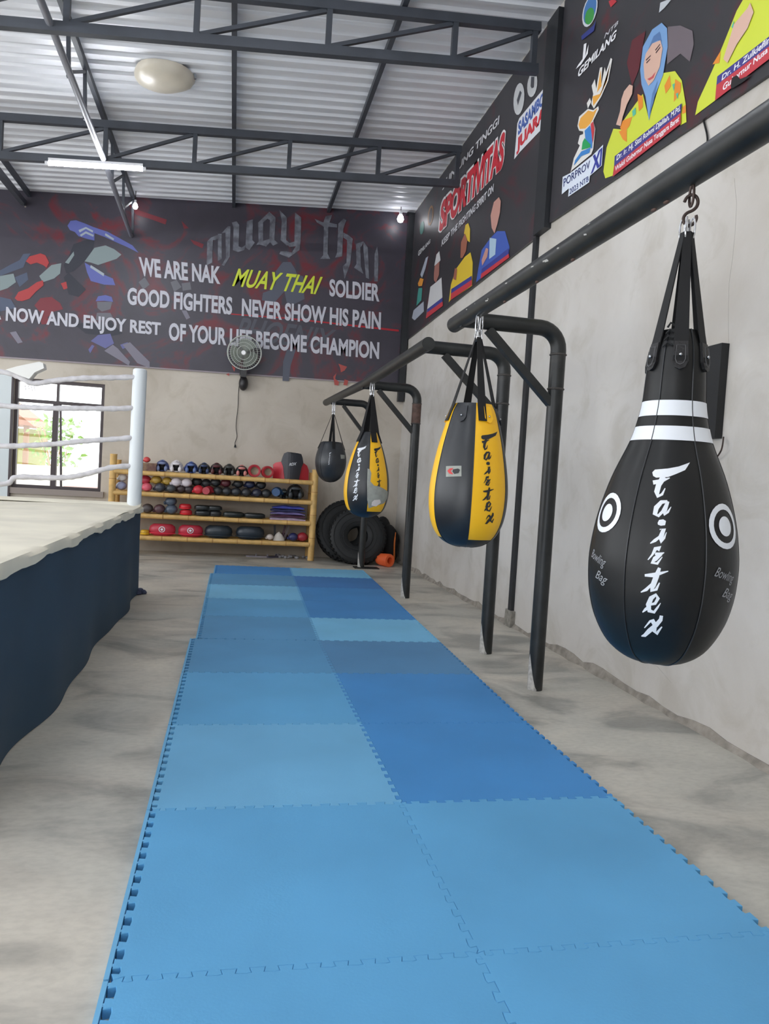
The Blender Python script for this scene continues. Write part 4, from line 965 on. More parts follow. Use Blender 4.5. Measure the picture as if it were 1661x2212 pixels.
# bag 2, yellow and black
P2 = [(0.118, 1.870), (0.145, 1.82), (0.172, 1.73), (0.205, 1.60), (0.232, 1.45), (0.243, 1.33), (0.238, 1.22), (0.218, 1.13), (0.18, 1.06), (0.125, 1.015), (0.06, 0.995), (0.001, 0.990)]
def gore2(off, zcap):
    def g(th, z):
        if z < zcap: return 0
        k = math.floor(((th-off) % 360)/60); return 1 if k % 2 == 0 else 0
    return g
b2, t2 = hang_bag('teardrop_bag', 'yellow and black teardrop punching bag, second from the camera', 0.67, 2.43, P2, 1.87, 2.40, gore2(5, 1.045), [M_navy, M_yellow], 4, 2.28, 20, 0.026, seam=(-55, 5, 65, 125, 185, 245))
def logo(bag, tb, y0, y1, xa, xb, sx, m, letters=range(7)):
    k = (y1-y0)/(1875-390)
    for i in letters:
        polys = []
        for poly in LET[i]:
            polys.append([(xa+(xb-xa)*(y-390)/1485+(x-(775-(y-390)*0.085))*k*sx, y0+(y-390)*k) for x, y in poly])
        bag_print('letter', bag, polys, m, tb)
logo(b2, t2, 932, 1132, 1050, 1056, 0.85, M_navy)
bag_print('brand_label', b2, [[(964,1007),(997,1006),(997,1029),(964,1030)]], M_grey, t2, off=0.003)
bag_print('brand_letter', b2, [[(967,1017),(972,1012),(980,1011),(978,1014),(974,1017),(980,1025),(971,1023)]], mat('print_200_50_50', (200, 50, 50), 0.5), t2, off=0.0045)
bag_print('brand_letter', b2, [[(979,1014),(990,1012),(994,1015),(991,1022),(982,1024),(978,1019)]], mat('print_30_30_34', (30, 30, 34), 0.5), t2, off=0.0045)
def patches(bag, tb, angs, zc, m, s=1.0):
    for a in angs:
        th = math.radians(a); rr_ = bag.r(zc)
        pr_ = [(-0.026*s, 0.05), (0.026*s, 0.05), (0.027*s, -0.02), (0.016*s, -0.042), (0, -0.05), (-0.016*s, -0.042), (-0.027*s, -0.02)]
        ou = [bag.at(th+x/rr_, zc+z, 0.010) for x, z in pr_]; ii = [bag.at(th+x/rr_, zc+z, 0.001) for x, z in pr_]; n = len(pr_)
        pa = obj('anchor_patch', MB().add(ou+ii, [tuple(range(n))]+[(i, (i+1) % n, n+(i+1) % n, n+i) for i in range(n)]), m(a), tb, world=True)
        obj('rivet', MB().ball(bag.at(th, zc-0.01, 0.012), 0.006, 8, 6), M_chrome, pa, world=True, smooth=True)
patches(b2, t2, (-25, 35, 95, 155, 215, 275), 1.80, lambda a: M_yellow if (a-35) % 120 == 0 else M_navy)

# bag 3, worn yellow and black
P3 = [(0.085, 1.875), (0.10, 1.84), (0.158, 1.70), (0.200, 1.565), (0.232, 1.43), (0.246, 1.30), (0.243, 1.18), (0.215, 1.07), (0.165, 1.00), (0.09, 0.962), (0.03, 0.950), (0.001, 0.948)]
b3, t3 = hang_bag('teardrop_bag', 'worn yellow and black teardrop bag patched with grey tape, third from the camera', 0.672, 6.02, P3, 1.875, 2.40, gore2(5, 1.02), [M_navy, M_yellow], 4, 2.28, 25, 0.034, seam=(-55, 5, 65, 125, 185, 245))
logo(b3, t3, 963, 1082, 779, 766, 0.75, M_white)
logo(b3, t3, 964, 1082, 812, 822, 0.62, M_navy, range(5))
bag_print('tape_patch', b3, [[(794,1012),(799,1014),(802,1022),(800,1040),(808,1049),(819,1051),(829,1056),(837,1062),(836,1076),(829,1087),(810,1093),(796,1098),(793,1080),(793,1040)]], M_grey, t3, off=0.003)
bag_print('tape_patch', b3, [[(803,1085),(808,1080),(820,1079),(822,1086),(812,1094),(802,1092)]], mat('white_tape', (224, 216, 212), 0.6), t3, off=0.0045, label='small white tape')
# bag 4, black, small
P4_ = [(0.135, 1.885), (0.165, 1.86), (0.20, 1.77), (0.226, 1.67), (0.232, 1.56), (0.212, 1.46), (0.172, 1.37), (0.10, 1.305), (0.03, 1.283), (0.001, 1.28)]
b4, t4 = hang_bag('teardrop_bag', 'small plain black punching bag, farthest from the camera beside the bamboo shelf', 0.665, 9.15, P4_, 1.885, 2.45, lambda th, z: 0, [mat('dusty_black_vinyl', (40, 44, 50), 0.4, var=0.25, scale=6, coat=0.2)], 4, 2.30, 10, 0.022, seam=(-40, 20, 80, 140, 200, 260))
k4 = 0.9
logo(b4, t4, 977, 1004, 713, 710, 0.7, M_white)
bag_print('side_label', b4, [[(735,982),(744,983),(744,991),(736,991)]], M_grey, t4, off=0.003)
# links between bags and crossbar
for (x, y, z0, z1, rk, lab) in ((0.67, 2.43, 2.30, 2.42, r1, ''), (0.672, 6.02, 2.30, 2.42, r2, ''), (0.665, 9.15, 2.32, 2.54, r2, '')):
    for dx in (-0.014, 0.014):
        c_ = (z0+z1)/2; hh = (z1-z0)/2
        pts = [(x+dx+0.010*math.cos(a), y+0.004*math.cos(a), c_+hh*math.sin(a)) for a in [2*math.pi*k/14 for k in range(14)]]
        obj('hanging_link', MB().tube(pts, 0.0045, 6, closed=True), M_chrome, rk, smooth=True, world=True)

# ---------------------------------------------------------------- things on the right wall
sp = thing('wall_speaker', 'slim black box mounted on the right wall behind the large black bag', 'speaker', (XW, 1.99, 1.73))
obj('cabinet', MB().box((XW-0.05, 1.90, 1.735), (XW, 2.085, 2.285)), mat('matt_black_box', (24, 25, 27), 0.6), sp, world=True)
obj('badge', MB().box((XW-0.052, 1.985, 1.785), (XW-0.049, 2.05, 1.80)), mat('silver_badge', (150, 150, 150), 0.4, metal=0.5), sp, world=True)
obj('handle_wire', MB().tube(smooth_path([(XW-0.02, 1.86, 1.74), (XW-0.05, 1.83, 1.66), (XW-0.01, 1.95, 1.60)], 5), 0.005, 6), M_hook, sp, world=True, smooth=True)
cabl = smooth_path([on(u, v, 0, XW-0.012) for u, v in ((1600, 165), (1560, 188), (1530, 218), (1519, 250), (1527, 290), (1527, 310), (1517, 328))], 6)
tag(obj('hanging_cable', MB().tube(cabl, 0.006, 6), M_strap, None, smooth=True), 'thin black cable dangling from the lower edge of the nearest wall banner', 'cable')

# ---------------------------------------------------------------- wall fan
fc = Vector(on(528, 762, 1, YB-0.30)); fan = thing('wall_fan', 'round wire-guarded wall fan mounted below the slogans on the back wall', 'fan', (fc.x, YB, fc.z-0.45))
M_fan = mat('smoky_fan_plastic', (120, 128, 118), 0.4); M_wire = mat('fan_guard_wire', (168, 172, 166), 0.35, metal=0.4)
RF = 0.265; tilt = Matrix.Translation(fc) @ Matrix.Rotation(math.radians(-8), 4, 'Z') @ Matrix.Rotation(math.radians(8), 4, 'X')
for rr_, yy_ in ((RF, -0.03), (RF, 0.05), (RF*0.8, -0.055), (RF*0.6, -0.07), (RF*0.4, -0.078), (RF*0.75, 0.08), (RF*0.45, 0.1)):
    mb = MB().tube([(rr_*math.cos(2*math.pi*k/32), yy_, rr_*math.sin(2*math.pi*k/32)) for k in range(32)], 0.004 if rr_ < RF else 0.007, 6, closed=True).xf(tilt)
    obj('guard_hoop', mb, M_wire, fan, world=True, smooth=True)
gw = MB()
for k in range(40):
    a = 2*math.pi*k/40; c_, s_ = math.cos(a), math.sin(a)
    gw.tube([(0.04*c_, -0.085, 0.04*s_), (RF*0.6*c_, -0.07, RF*0.6*s_), (RF*c_, -0.03, RF*s_), (RF*c_, 0.05, RF*s_), (RF*0.6*c_, 0.095, RF*0.6*s_), (0.06*c_, 0.11, 0.06*s_)], 0.0022, 4)
gw.xf(tilt); obj('guard_wires', gw, M_wire, fan, world=True)
for k in range(3):
    a0 = 2*math.pi*k/3+0.5; vs = []
    for i in range(6):
        rr_ = 0.045+(RF*0.85-0.045)*i/5
        for j in range(7):
            a = a0+(j/6)*1.75*(0.75+0.25*math.sin(math.pi*i/5)); vs.append((rr_*math.cos(a), 0.005+0.05*(j/6-0.5), rr_*math.sin(a)))
    mb = MB().add(vs, [(i*7+j, i*7+j+1, (i+1)*7+j+1, (i+1)*7+j) for i in range(5) for j in range(6)]).xf(tilt)
    obj('fan_blade', mb, M_fan, fan, world=True, smooth=True)
hb = MB().lathe([(0.001, 0.0), (0.03, 0.0), (0.04, 0.015), (0.04, 0.03)], seg=18).xf(tilt @ Matrix.Translation((0, -0.095, 0)) @ Matrix.Rotation(math.radians(-90), 4, 'X'))
obj('hub_cap', hb, mat('white_hub', (240, 240, 240), 0.3), fan, world=True, smooth=True)
mo = MB().lathe([(0.001, 0.0), (0.07, 0.0), (0.075, 0.06), (0.05, 0.13), (0.001, 0.14)], seg=18).xf(tilt @ Matrix.Translation((0, 0.09, 0)) @ Matrix.Rotation(math.radians(-90), 4, 'X'))
M_dark = mat('dark_fan_plastic', (38, 36, 38), 0.4)
obj('motor_housing', mo, M_dark, fan, world=True, smooth=True)
obj('bracket', MB().box((fc.x-0.06, fc.y+0.1, fc.z-0.33), (fc.x+0.05, YB-0.002, fc.z-0.26)).box((fc.x-0.045, fc.y+0.02, fc.z-0.38), (fc.x+0.05, fc.y+0.14, fc.z-0.24)), M_dark, fan, world=True)
obj('control_box', MB().ball((fc.x+0.01, YB-0.10, fc.z-0.46), (0.075, 0.095, 0.12), 16, 10), M_dark, fan, world=True, smooth=True)
co = smooth_path([on(u, v, 1, YB-0.02) for u, v in ((517, 828), (515, 850), (514, 880), (511, 905), (510, 925), (512, 943), (508, 955), (508, 962))], 4)
obj('power_cord', MB().tube(co, 0.005, 6), M_strap, fan, world=True, smooth=True)
obj('plug', MB().tube([co[-1]+Vector((0, 0, 0.01)), co[-1]-Vector((0, 0, 0.035))], [0.01, 0.018], 8), M_strap, fan, world=True)

# ---------------------------------------------------------------- bamboo shelf
SY = 9.87; SYB = 10.33; XSL, XSR = -2.53, 0.525
ZB = [1.25, 0.932, 0.598, 0.262]; BR = 0.036
shelf = thing('bamboo_shelf', 'four-tier yellow bamboo shelf loaded with gloves and pads against the back wall', 'shelf', (-1.0, SY, 0))
def bamboo(p, q, r, name):
    p = Vector(p); q = Vector(q); L_ = (q-p).length; n = max(2, int(L_/0.34)); pts = []; rr = []
    for k in range(n):
        a = p+(q-p)*(k/n); b = p+(q-p)*((k+1)/n)
        for t_, f_ in ((0.02, 0.97), (0.06, 0.99), (0.5, 0.965), (0.94, 1.0), (0.975, 1.09)): pts.append(a+(b-a)*t_); rr.append(r*f_)
    o = obj(name, MB().tube(pts, rr, 14), M_bamboo, shelf, smooth=True, world=True)
    for k in range(1, n):
        c_ = p+(q-p)*(k/n); d = (q-p).normalized()*0.006
        obj('bamboo_joint', MB().tube([c_-d*1.6, c_+d], r*1.07, 12), M_node, o, smooth=True, world=True)
for x, y, h in ((XSR, SY, 1.47), (XSL, SY, 1.52), (XSR, SYB, 1.42), (XSL, SYB, 1.44)): bamboo((x, y, 0), (x, y, h), 0.052, 'shelf_post')
for z in ZB:
    bamboo((XSL, SY-0.012, z), (XSR-0.03, SY-0.012, z), BR, 'shelf_bar'); bamboo((XSL, SYB, z), (XSR, SYB, z), BR, 'shelf_bar')
    for k in range(7):
        yk = SY+0.065+k*0.058; obj('shelf_slat', MB().tube([(XSL, yk, z+0.010), (XSR, yk, z+0.010)], 0.022, 8), M_bamboo, shelf, smooth=True, world=True)
TOPZ = [z+0.034 for z in ZB]

# gear builders -----------------------------------------------------------------
def leather(c, name=None):
    return mat('leather_%d_%d_%d' % c, c, 0.42, bump=0.15, bscale=30, coat=0.2)
def item_pos(u, lvl, y=10.02):
    v = (1022+(u-300)*0.054, 1067+(u-300)*0.054, 1114+(u-300)*0.054, 1159+(u-300)*0.058)[lvl]
    return on(u, v, 1, y)[0]
def headgear(u, lvl, label, shell, trim, w=0.185, face='open', y=10.02, z=None, rz=0.0):
    x = item_pos(u, lvl, y); t = thing('headgear', label, 'headgear', (x, y, TOPZ[lvl] if z is None else z), rz, 'headgear on the shelf'); r = w/2
    mb = MB(); seg, rg = 22, 12; vs = []; fs = []
    for i in range(rg+1):
        ph = math.pi*0.5-math.pi*0.90*i/rg
        for k in range(seg):
            a = 2*math.pi*k/seg; rr_ = math.cos(ph); bulge = 1+0.06*math.cos(4*a)
            vs.append((r*rr_*math.cos(a)*bulge, r*1.1*rr_*math.sin(a)*bulge, r*0.95+r*0.98*math.sin(ph)))
    for i in range(rg):
        for k in range(seg):
            am = math.degrees(2*math.pi*(k+0.5)/seg); front = abs(((am-270+180) % 360)-180)
            if front < (34 if i > 7 else 46) and i in (5, 6, 7, 8, 9, 10): continue
            fs.append((i*seg+k, i*seg+(k+1) % seg, (i+1)*seg+(k+1) % seg, (i+1)*seg+k))
    mb.add(vs, fs); o = obj('shell', mb, leather(shell), t, smooth=True)
    so = o.modifiers.new('thick', 'SOLIDIFY'); so.thickness = 0.018; so.offset = -1
    for s_ in (-1, 1):
        obj('cheek_pad', MB().ball((s_*r*0.62, -r*0.78, r*0.55), (r*0.30, r*0.28, r*0.46), 12, 8), leather(trim), t, smooth=True)
        obj('ear_pad', MB().ball((s_*r*0.98, -r*0.05, r*0.72), (r*0.2, r*0.38, r*0.42), 12, 8), leather(shell), t, smooth=True)
    obj('forehead_pad', MB().ball((0, -r*0.86, r*1.42), (r*0.62, r*0.28, r*0.24), 14, 8), leather(trim), t, smooth=True)
    obj('lining', MB().ball((0, r*0.2, r*0.9), (r*0.72, r*0.6, r*0.72), 12, 8), mat('dark_lining', (30, 28, 30), 0.9), t, smooth=True)
    lc_ = MB()
    for k in range(3): lc_.tube([(-r*0.35, -r*(0.45-0.22*k), r*(1.82+0.03*k)), (0, -r*(0.5-0.22*k), r*(1.93+0.03*k)), (r*0.35, -r*(0.38-0.22*k), r*(1.82+0.03*k))], 0.006, 6)
    obj('top_lacing', lc_, leather(trim), t, smooth=True)
    return t
def glove(u, lvl, label, c, dz=0.0, s=0.148, y=9.99, rz=0.0, cuff=None, mesh_cuff=False):
    x = item_pos(u, lvl, y); t = thing('boxing_glove', label, 'glove', (x, y, TOPZ[lvl]+dz), rz, 'boxing gloves on the shelf'); r = s/2
    # fist faces the room; cuff runs back
    mb = MB(); P = [(0.30, -1.12), (0.62, -1.04), (0.88, -0.78), (1.0, -0.35), (0.98, 0.2), (0.84, 0.75), (0.66, 1.1)]
    seg = 18; vs = []
    for rr_, yy_ in P:
        for k in range(seg):
            a = 2*math.pi*k/seg; sq = 1+0.05*math.cos(2*a)
            vs.append((r*rr_*math.cos(a)*sq, r*yy_*1.15, r*0.92+r*0.90*rr_*math.sin(a)+(-0.06*r if yy_ < -0.8 else 0)))
    fs = [(i*seg+k, i*seg+(k+1) % seg, (i+1)*seg+(k+1) % seg, (i+1)*seg+k) for i in range(len(P)-1) for k in range(seg)]; fs.append(tuple(range(seg))[::-1])
    mb.add(vs, fs); mb.v = [(a, b, max(0.0, c_)) for a, b, c_ in mb.v]
    obj('mitt', mb, leather(c), t, smooth=True)
    obj('thumb', MB().tube(smooth_path([(-r*0.95, r*0.45, r*0.75), (-r*1.08, -r*0.1, r*0.62), (-r*0.88, -r*0.7, r*0.55)], 4), [r*0.22]*4+[r*0.30]*4+[r*0.24], 10), leather(c), t, smooth=True)
    obj('cuff', MB().tube([(0, r*1.15, r*0.85), (0, r*2.0, r*0.85)], [r*0.66, r*0.74], 16, cap=True), leather(cuff or c), t, smooth=True)
    return t
BK = (34, 35, 38)
headgear(350, 0, 'blue and white headgear, first from the ring post on the top shelf', (42, 58, 110), (120, 132, 168))
headgear(380, 0, 'white headgear with dark mesh face on the top shelf', (206, 200, 202), (224, 220, 224), 0.19)
headgear(412, 0, 'blue headgear with white laces right of the white one', (40, 60, 118), (96, 118, 170))
headgear(440, 0, 'dark green-black headgear right of the second blue headgear', (44, 46, 44), (44, 60, 96), 0.18)
headgear(467, 0, 'black headgear with a dull red patch on the top shelf', (46, 36, 38), (90, 40, 44), 0.19)
headgear(494, 0, 'plain grey-black headgear in the middle of the top shelf', (50, 48, 44), (58, 60, 60), 0.185)
headgear(521, 0, 'black headgear with red and white cheek pads on the top shelf', (40, 38, 40), (206, 130, 124), 0.18)
def cup(u, lvl, label, c, r=0.10, y=10.0):
    x = item_pos(u, lvl, y); t = thing('belly_pad', label, 'pad', (x, y, TOPZ[lvl]), 0.25 if u > 560 else 0.1, 'round red pads on the shelf')
    sh = MB().lathe([(0.62, 0.10), (0.80, 0.02), (0.97, 0.03), (1.0, 0.12), (1.0, 0.9), (0.85, 1.25), (0.001, 1.3)], seg=24)
    sh.v = [(a*r, c_*r-0.06, b*r+r*1.0) for a, b, c_ in sh.v]
    obj('pad_shell', sh, leather(c), t, smooth=True)
    li = MB().lathe([(0.64, 0.12), (0.55, 0.35), (0.3, 0.5), (0.001, 0.55)], seg=24); li.v = [(a*r, c_*r-0.06, b*r+r*1.0) for a, b, c_ in li.v]
    obj('lining', li, mat('tan_lining', (150, 132, 112), 0.8), t, smooth=True)
cup(548, 0, 'round red pad with pale hollow, left one of the red pair on the top shelf', (176, 40, 52), 0.10)
cup(576, 0, 'round red pad with pale hollow, right one of the red pair on the top shelf', (172, 36, 46), 0.095)
# chest protector
ct = thing('chest_protector', 'red and black chest protector standing on the right end of the top shelf', 'protector', (item_pos(630, 0, 10.1), 10.1, TOPZ[0]), 0.06)
def plate(pts, th, bow, m, name, yo=0.0):
    bm = bmesh.new(); vs = [bm.verts.new((x, yo, z)) for x, z in pts]; bm.faces.new(vs); bmesh.ops.triangulate(bm, faces=bm.faces[:])
    for k in range(-8, 9): bmesh.ops.bisect_plane(bm, geom=bm.verts[:]+bm.edges[:]+bm.faces[:], plane_co=(k*0.04, 0, 0), plane_no=(1, 0, 0))
    for v in bm.verts: v.co.y += bow*(v.co.x/0.3)**2*0.12
    r = bmesh.ops.extrude_face_region(bm, geom=bm.faces[:])
    for v in [g for g in r['geom'] if isinstance(g, bmesh.types.BMVert)]: v.co.y += th
    bmesh.ops.recalc_face_normals(bm, faces=bm.faces[:])
    me = bpy.data.meshes.new(name); bm.to_mesh(me); bm.free(); me.materials.append(m)
    o = bpy.data.objects.new(name, me); COL.objects.link(o); o.parent = ct; return o
plate([(-0.29, 0), (0.29, 0), (0.285, 0.16), (0.25, 0.235), (0.19, 0.27), (-0.19, 0.27), (-0.26, 0.255), (-0.295, 0.22)], 0.05, 1.0, leather((196, 34, 52)), 'side_wing')
plate([(-0.115, 0), (0.115, 0), (0.145, 0.2), (0.175, 0.27), (0.155, 0.36), (0.13, 0.415), (0.07, 0.425), (0.015, 0.39), (-0.04, 0.41), (-0.09, 0.435), (-0.14, 0.41), (-0.165, 0.34), (-0.18, 0.27), (-0.15, 0.2)], 0.06, 1.0, leather((42, 44, 52)), 'front_plate', -0.035)
V, Fq = text2d('RDX', 0.02, 0.3); me = bpy.data.meshes.new('logo'); me.from_pydata([(0.0+(a-0.5)*0.12, -0.0375, 0.245+(b-0.5)*0.045+(a-0.5)*0.02) for a, b in V], [], Fq); me.materials.append(M_white)
o = bpy.data.objects.new('white_logo', me); COL.objects.link(o); o.parent = ct

# second shelf: gloves two deep and two high
RED = (196, 44, 58); YEL = (186, 152, 66); WHI = (206, 198, 204); PNK = (214, 92, 110)
glove(262, 1, 'white and blue glove at the left end of the second shelf', (150, 156, 186), 0.0); glove(264, 1, 'white glove on top of the white and blue one at the left end', (206, 202, 200), 0.135, 0.13)
glove(317, 1, 'pink glove with white stripes next to the ring post, second shelf', PNK, 0.0, 0.15, 9.97); glove(313, 1, 'crimson glove resting above the pink one', (190, 50, 72), 0.10, 0.165, 10.12)
glove(345, 1, 'dark slate glove under the mustard gloves, left', (56, 60, 70), 0.0, 0.16, 9.97); glove(369, 1, 'dark slate glove under the mustard gloves, right', (58, 62, 66), 0.0, 0.15, 9.97)
glove(337, 1, 'mustard yellow glove, left one of the pair on the second shelf', YEL, 0.115, 0.155, 10.08); glove(360, 1, 'mustard yellow glove, right one of the pair on the second shelf', YEL, 0.105, 0.15, 10.08)
glove(391, 1, 'dark maroon glove beneath the white pair, left', (52, 36, 40), 0.0, 0.15, 10.0); glove(408, 1, 'dark maroon glove beneath the white pair, right', (50, 38, 42), 0.0, 0.15, 10.0)
glove(380, 1, 'white glove, left one of the pair on the second shelf', WHI, 0.10, 0.155, 9.97); glove(402, 1, 'white glove, right one of the pair on the second shelf', WHI, 0.10, 0.155, 9.97)
glove(428, 1, 'bright red glove on the second shelf, left of the open red one', RED, 0.0, 0.16, 9.97); glove(450, 1, 'darker red glove with open cuff on the second shelf', (168, 40, 54), 0.0, 0.155, 9.97, 2.9)
glove(424, 1, 'black glove resting on the red gloves, left', (44, 46, 48), 0.12, 0.16, 10.1); glove(444, 1, 'black glove resting on the red gloves, right', (46, 48, 50), 0.11, 0.15, 10.1)
bl = [(470, 0.0, BK), (464, 0.13, (36, 38, 40)), (489, 0.0, BK), (486, 0.13, (92, 34, 42)), (509, 0.0, (34, 38, 44)), (513, 0.13, BK), (531, 0.0, (40, 40, 44)), (538, 0.13, (32, 40, 70)), (554, 0.0, (36, 38, 56)), (562, 0.13, BK), (574, 0.0, BK)]
labs = ['black glove on the second shelf right of the red pair, lower', 'black glove on the second shelf right of the red pair, upper', 'black glove below the dark red one', 'dark red glove lying on black gloves in the middle of the second shelf', 'charcoal glove at the middle of the second shelf, lower', 'black glove at the middle of the second shelf, upper',
        'dark glove with grey arcs across the back on the second shelf', 'navy glove lying above the striped gloves', 'navy glove with white stripes across the cuff', 'black glove above the white-striped glove', 'black glove left of the blue ring-shaped glove']
for (u, dz, c), lb in zip(bl, labs): 
    g_ = glove(u, 1, lb, c, dz, 0.155, 9.99 if dz == 0 else 10.06)
    if u in (531, 554):
        for k in range(2): obj('stripe', MB().tube([(0.062*math.cos(a), -0.055+0.035*k, 0.062+0.066*math.sin(a)) for a in [math.pi*(0.15+0.7*j/8) for j in range(9)]], 0.007, 6), leather((190, 190, 204) if u == 554 else (130, 134, 140)), g_, smooth=True)
glove(597, 1, 'blue glove with its open cuff to the front on the second shelf', (32, 74, 120), 0.03, 0.17, 10.0, 3.0)
headgear(636, 1, 'bulky black headgear with white spots at the right end of the second shelf', (24, 26, 28), (50, 56, 60), 0.25, y=10.0)
headgear(612, 1, 'small black headgear beside the blue glove', (28, 32, 34), (70, 80, 80), 0.16, y=10.06)
# third shelf
glove(318, 2, 'brown-grey glove at the left of the third shelf', (74, 66, 66), 0.0, 0.165); glove(344, 2, 'brown-grey glove with maroon top on the third shelf', (84, 56, 62), 0.0, 0.165)
glove(370, 2, 'slate blue glove of the third shelf, lower of two', (74, 86, 102), 0.0, 0.175); glove(368, 2, 'slate blue glove of the third shelf, upper of two', (68, 80, 96), 0.125, 0.17, 10.0)
def focus_mitt(u, lvl, label, c, w, h, d=0.18, dz=0.0, emblem=False, y=10.0, tilt_=0.0, name='focus_mitt'):
    x = item_pos(u, lvl, y); t = thing(name, label, 'pad', (x, y, TOPZ[lvl]+dz), 0.0, 'pads on the lower shelves')
    prof_ = [(0.001, 0), (0.7, 0.02), (0.93, 0.2), (1.0, 0.5), (0.93, 0.8), (0.7, 0.98), (0.001, 1.0)]
    mb = MB(); seg = 26; vs = []
    for r_, z_ in prof_:
        for k in range(seg):
            a = 2*math.pi*k/seg; vs.append((w/2*r_*math.cos(a), d*0.5*r_*math.sin(a), z_*h))
    mb.add(vs, [(i*seg+k, i*seg+(k+1) % seg, (i+1)*seg+(k+1) % seg, (i+1)*seg+k) for i in range(len(prof_)-1) for k in range(seg)])
    obj('pad_body', mb, leather(c), t, smooth=True)
    obj('edge_piping', MB().tube([(w/2*1.0*math.cos(2*math.pi*k/24), d*0.5*math.sin(2*math.pi*k/24), h*0.22) for k in range(24)], 0.006, 6, closed=True), leather(tuple(min(255, int(q*1.25)) for q in c)), t, smooth=True)
    if emblem:
        def em(rr0, rr1, m, nm, dy):
            mb = MB(); n = 22; vs = []
            for rr_ in (rr0, rr1):
                for k in range(n):
                    a = 2*math.pi*k/n; zx = rr_*math.cos(a); zz = h*0.56+rr_*math.sin(a)*0.95
                    s_ = (zz/h-0.5)*2; ry = d*0.5*math.sqrt(max(0.05, 1-abs(s_)**2.4))*math.sqrt(max(0.1, 1-(zx/(w/2))**2)); vs.append((zx, -ry-dy, zz))
            mb.add(vs, [(k, (k+1) % n, n+(k+1) % n, n+k) for k in range(n)]); obj(nm, mb, m, t)
        em(0.036, 0.048, M_white, 'ring_emblem', 0.010); em(0.001, 0.02, M_white, 'emblem_centre', 0.010)
    return t
focus_mitt(401, 2, 'bright red oval pad on the third shelf, lower of two', (206, 44, 54), 0.19, 0.085); focus_mitt(399, 2, 'bright red oval pad on the third shelf, upper of two', (206, 44, 54), 0.19, 0.085, dz=0.09)
focus_mitt(438, 2, 'black pad left of the dark stack on the third shelf', (30, 34, 36), 0.26, 0.09); focus_mitt(436, 2, 'black pad lying on another left of the middle, third shelf', (32, 38, 40), 0.25, 0.08, dz=0.09)
focus_mitt(464, 2, 'dark grey pad in the middle of the third shelf', (44, 46, 48), 0.2, 0.09, y=10.02); focus_mitt(462, 2, 'black pad topmost in the middle of the third shelf', (36, 42, 44), 0.24, 0.08, dz=0.09, y=10.02)
focus_mitt(504, 2, 'flat glossy black pad, left of two on the third shelf', (24, 32, 32), 0.34, 0.09); focus_mitt(549, 2, 'flat glossy black pad, right of two on the third shelf', (26, 32, 34), 0.34, 0.085)
# folded cloths
def folded(u, label, c, z, w, rz, name='folded_shorts'):
    x = item_pos(u, 2, 10.02); mb = MB(); nx_, ny_ = 16, 6; vs = []
    for s_ in (0, 1):
        for i in range(nx_+1):
            for j in range(ny_+1):
                X_ = (i/nx_-0.5)*w; Y_ = (j/ny_-0.5)*0.24; e = max(abs(i/nx_-0.5)*2, abs(j/ny_-0.5)*2); hh = 0.036*(1-0.55*e**4)
                vs.append((X_, Y_, s_*hh + 0.006*math.sin(X_*23+z*50)*s_ + 0.01*(1-(2*i/nx_-1)**2)*s_))
    N = (nx_+1)*(ny_+1); idx = lambda s_, i, j: s_*N+i*(ny_+1)+j; fs = []
    for i in range(nx_):
        for j in range(ny_): fs.append((idx(1,i,j), idx(1,i+1,j), idx(1,i+1,j+1), idx(1,i,j+1))); fs.append((idx(0,i,j), idx(0,i,j+1), idx(0,i+1,j+1), idx(0,i+1,j)))
    for i in range(nx_): fs.append((idx(0,i,0), idx(0,i+1,0), idx(1,i+1,0), idx(1,i,0))); fs.append((idx(0,i,ny_), idx(1,i,ny_), idx(1,i+1,ny_), idx(0,i+1,ny_)))
    for j in range(ny_): fs.append((idx(0,0,j), idx(1,0,j), idx(1,0,j+1), idx(0,0,j+1))); fs.append((idx(0,nx_,j), idx(0,nx_,j+1), idx(1,nx_,j+1), idx(1,nx_,j)))
    mb.add(vs, fs); o = obj(name, mb, mat('cloth_%d_%d_%d' % c, c, 0.85, var=0.2, scale=14), None, smooth=True); o.location = (x, 10.02, z); o.rotation_euler = (0, 0, rz)
    tag(o, label, 'cloth', 'folded cloths on the third shelf')
z0 = TOPZ[2]
for k, (lb, c, w_, rz_) in enumerate((('pale lilac folded cloth at the bottom of the pile on the third shelf', (182, 162, 186), 0.56, 0.0), ('maroon folded cloth second from the bottom of the pile', (84, 48, 70), 0.54, 0.03),
        ('grey-purple folded cloth in the middle of the pile', (110, 100, 150), 0.55, -0.03), ('dark navy folded cloth near the top of the pile', (48, 50, 92), 0.54, 0.02), ('bright blue folded cloth on top of the pile', (66, 76, 168), 0.50, 0.0))):
    folded(620, lb, c, z0+0.046*k, w_, rz_)
# bottom shelf
focus_mitt(313, 3, 'yellow and black pad half hidden behind the ring at the left of the bottom shelf', (214, 170, 44), 0.14, 0.08, dz=0.0)
focus_mitt(350, 3, 'large red oval pad with white ring emblem, left of two on the bottom shelf', (196, 48, 70), 0.40, 0.185, 0.2, emblem=True); focus_mitt(411, 3, 'large red oval pad with white ring emblem, right of two on the bottom shelf', (192, 44, 68), 0.38, 0.185, 0.2, emblem=True)
focus_mitt(471, 3, 'thick dark blue-black round pad, left of two on the bottom shelf', (34, 46, 56), 0.43, 0.20, 0.26); focus_mitt(539, 3, 'thick dark blue-black round pad, right of two on the bottom shelf', (34, 46, 58), 0.45, 0.205, 0.26)
glove(582, 3, 'small cream glove left of the white cone-shaped guard, bottom shelf', (206, 196, 190), 0.0, 0.11)
gp = thing('groin_guard', 'white triangular groin guard with dark straps on the bottom shelf', 'guard', (item_pos(601, 3), 10.0, TOPZ[3]))
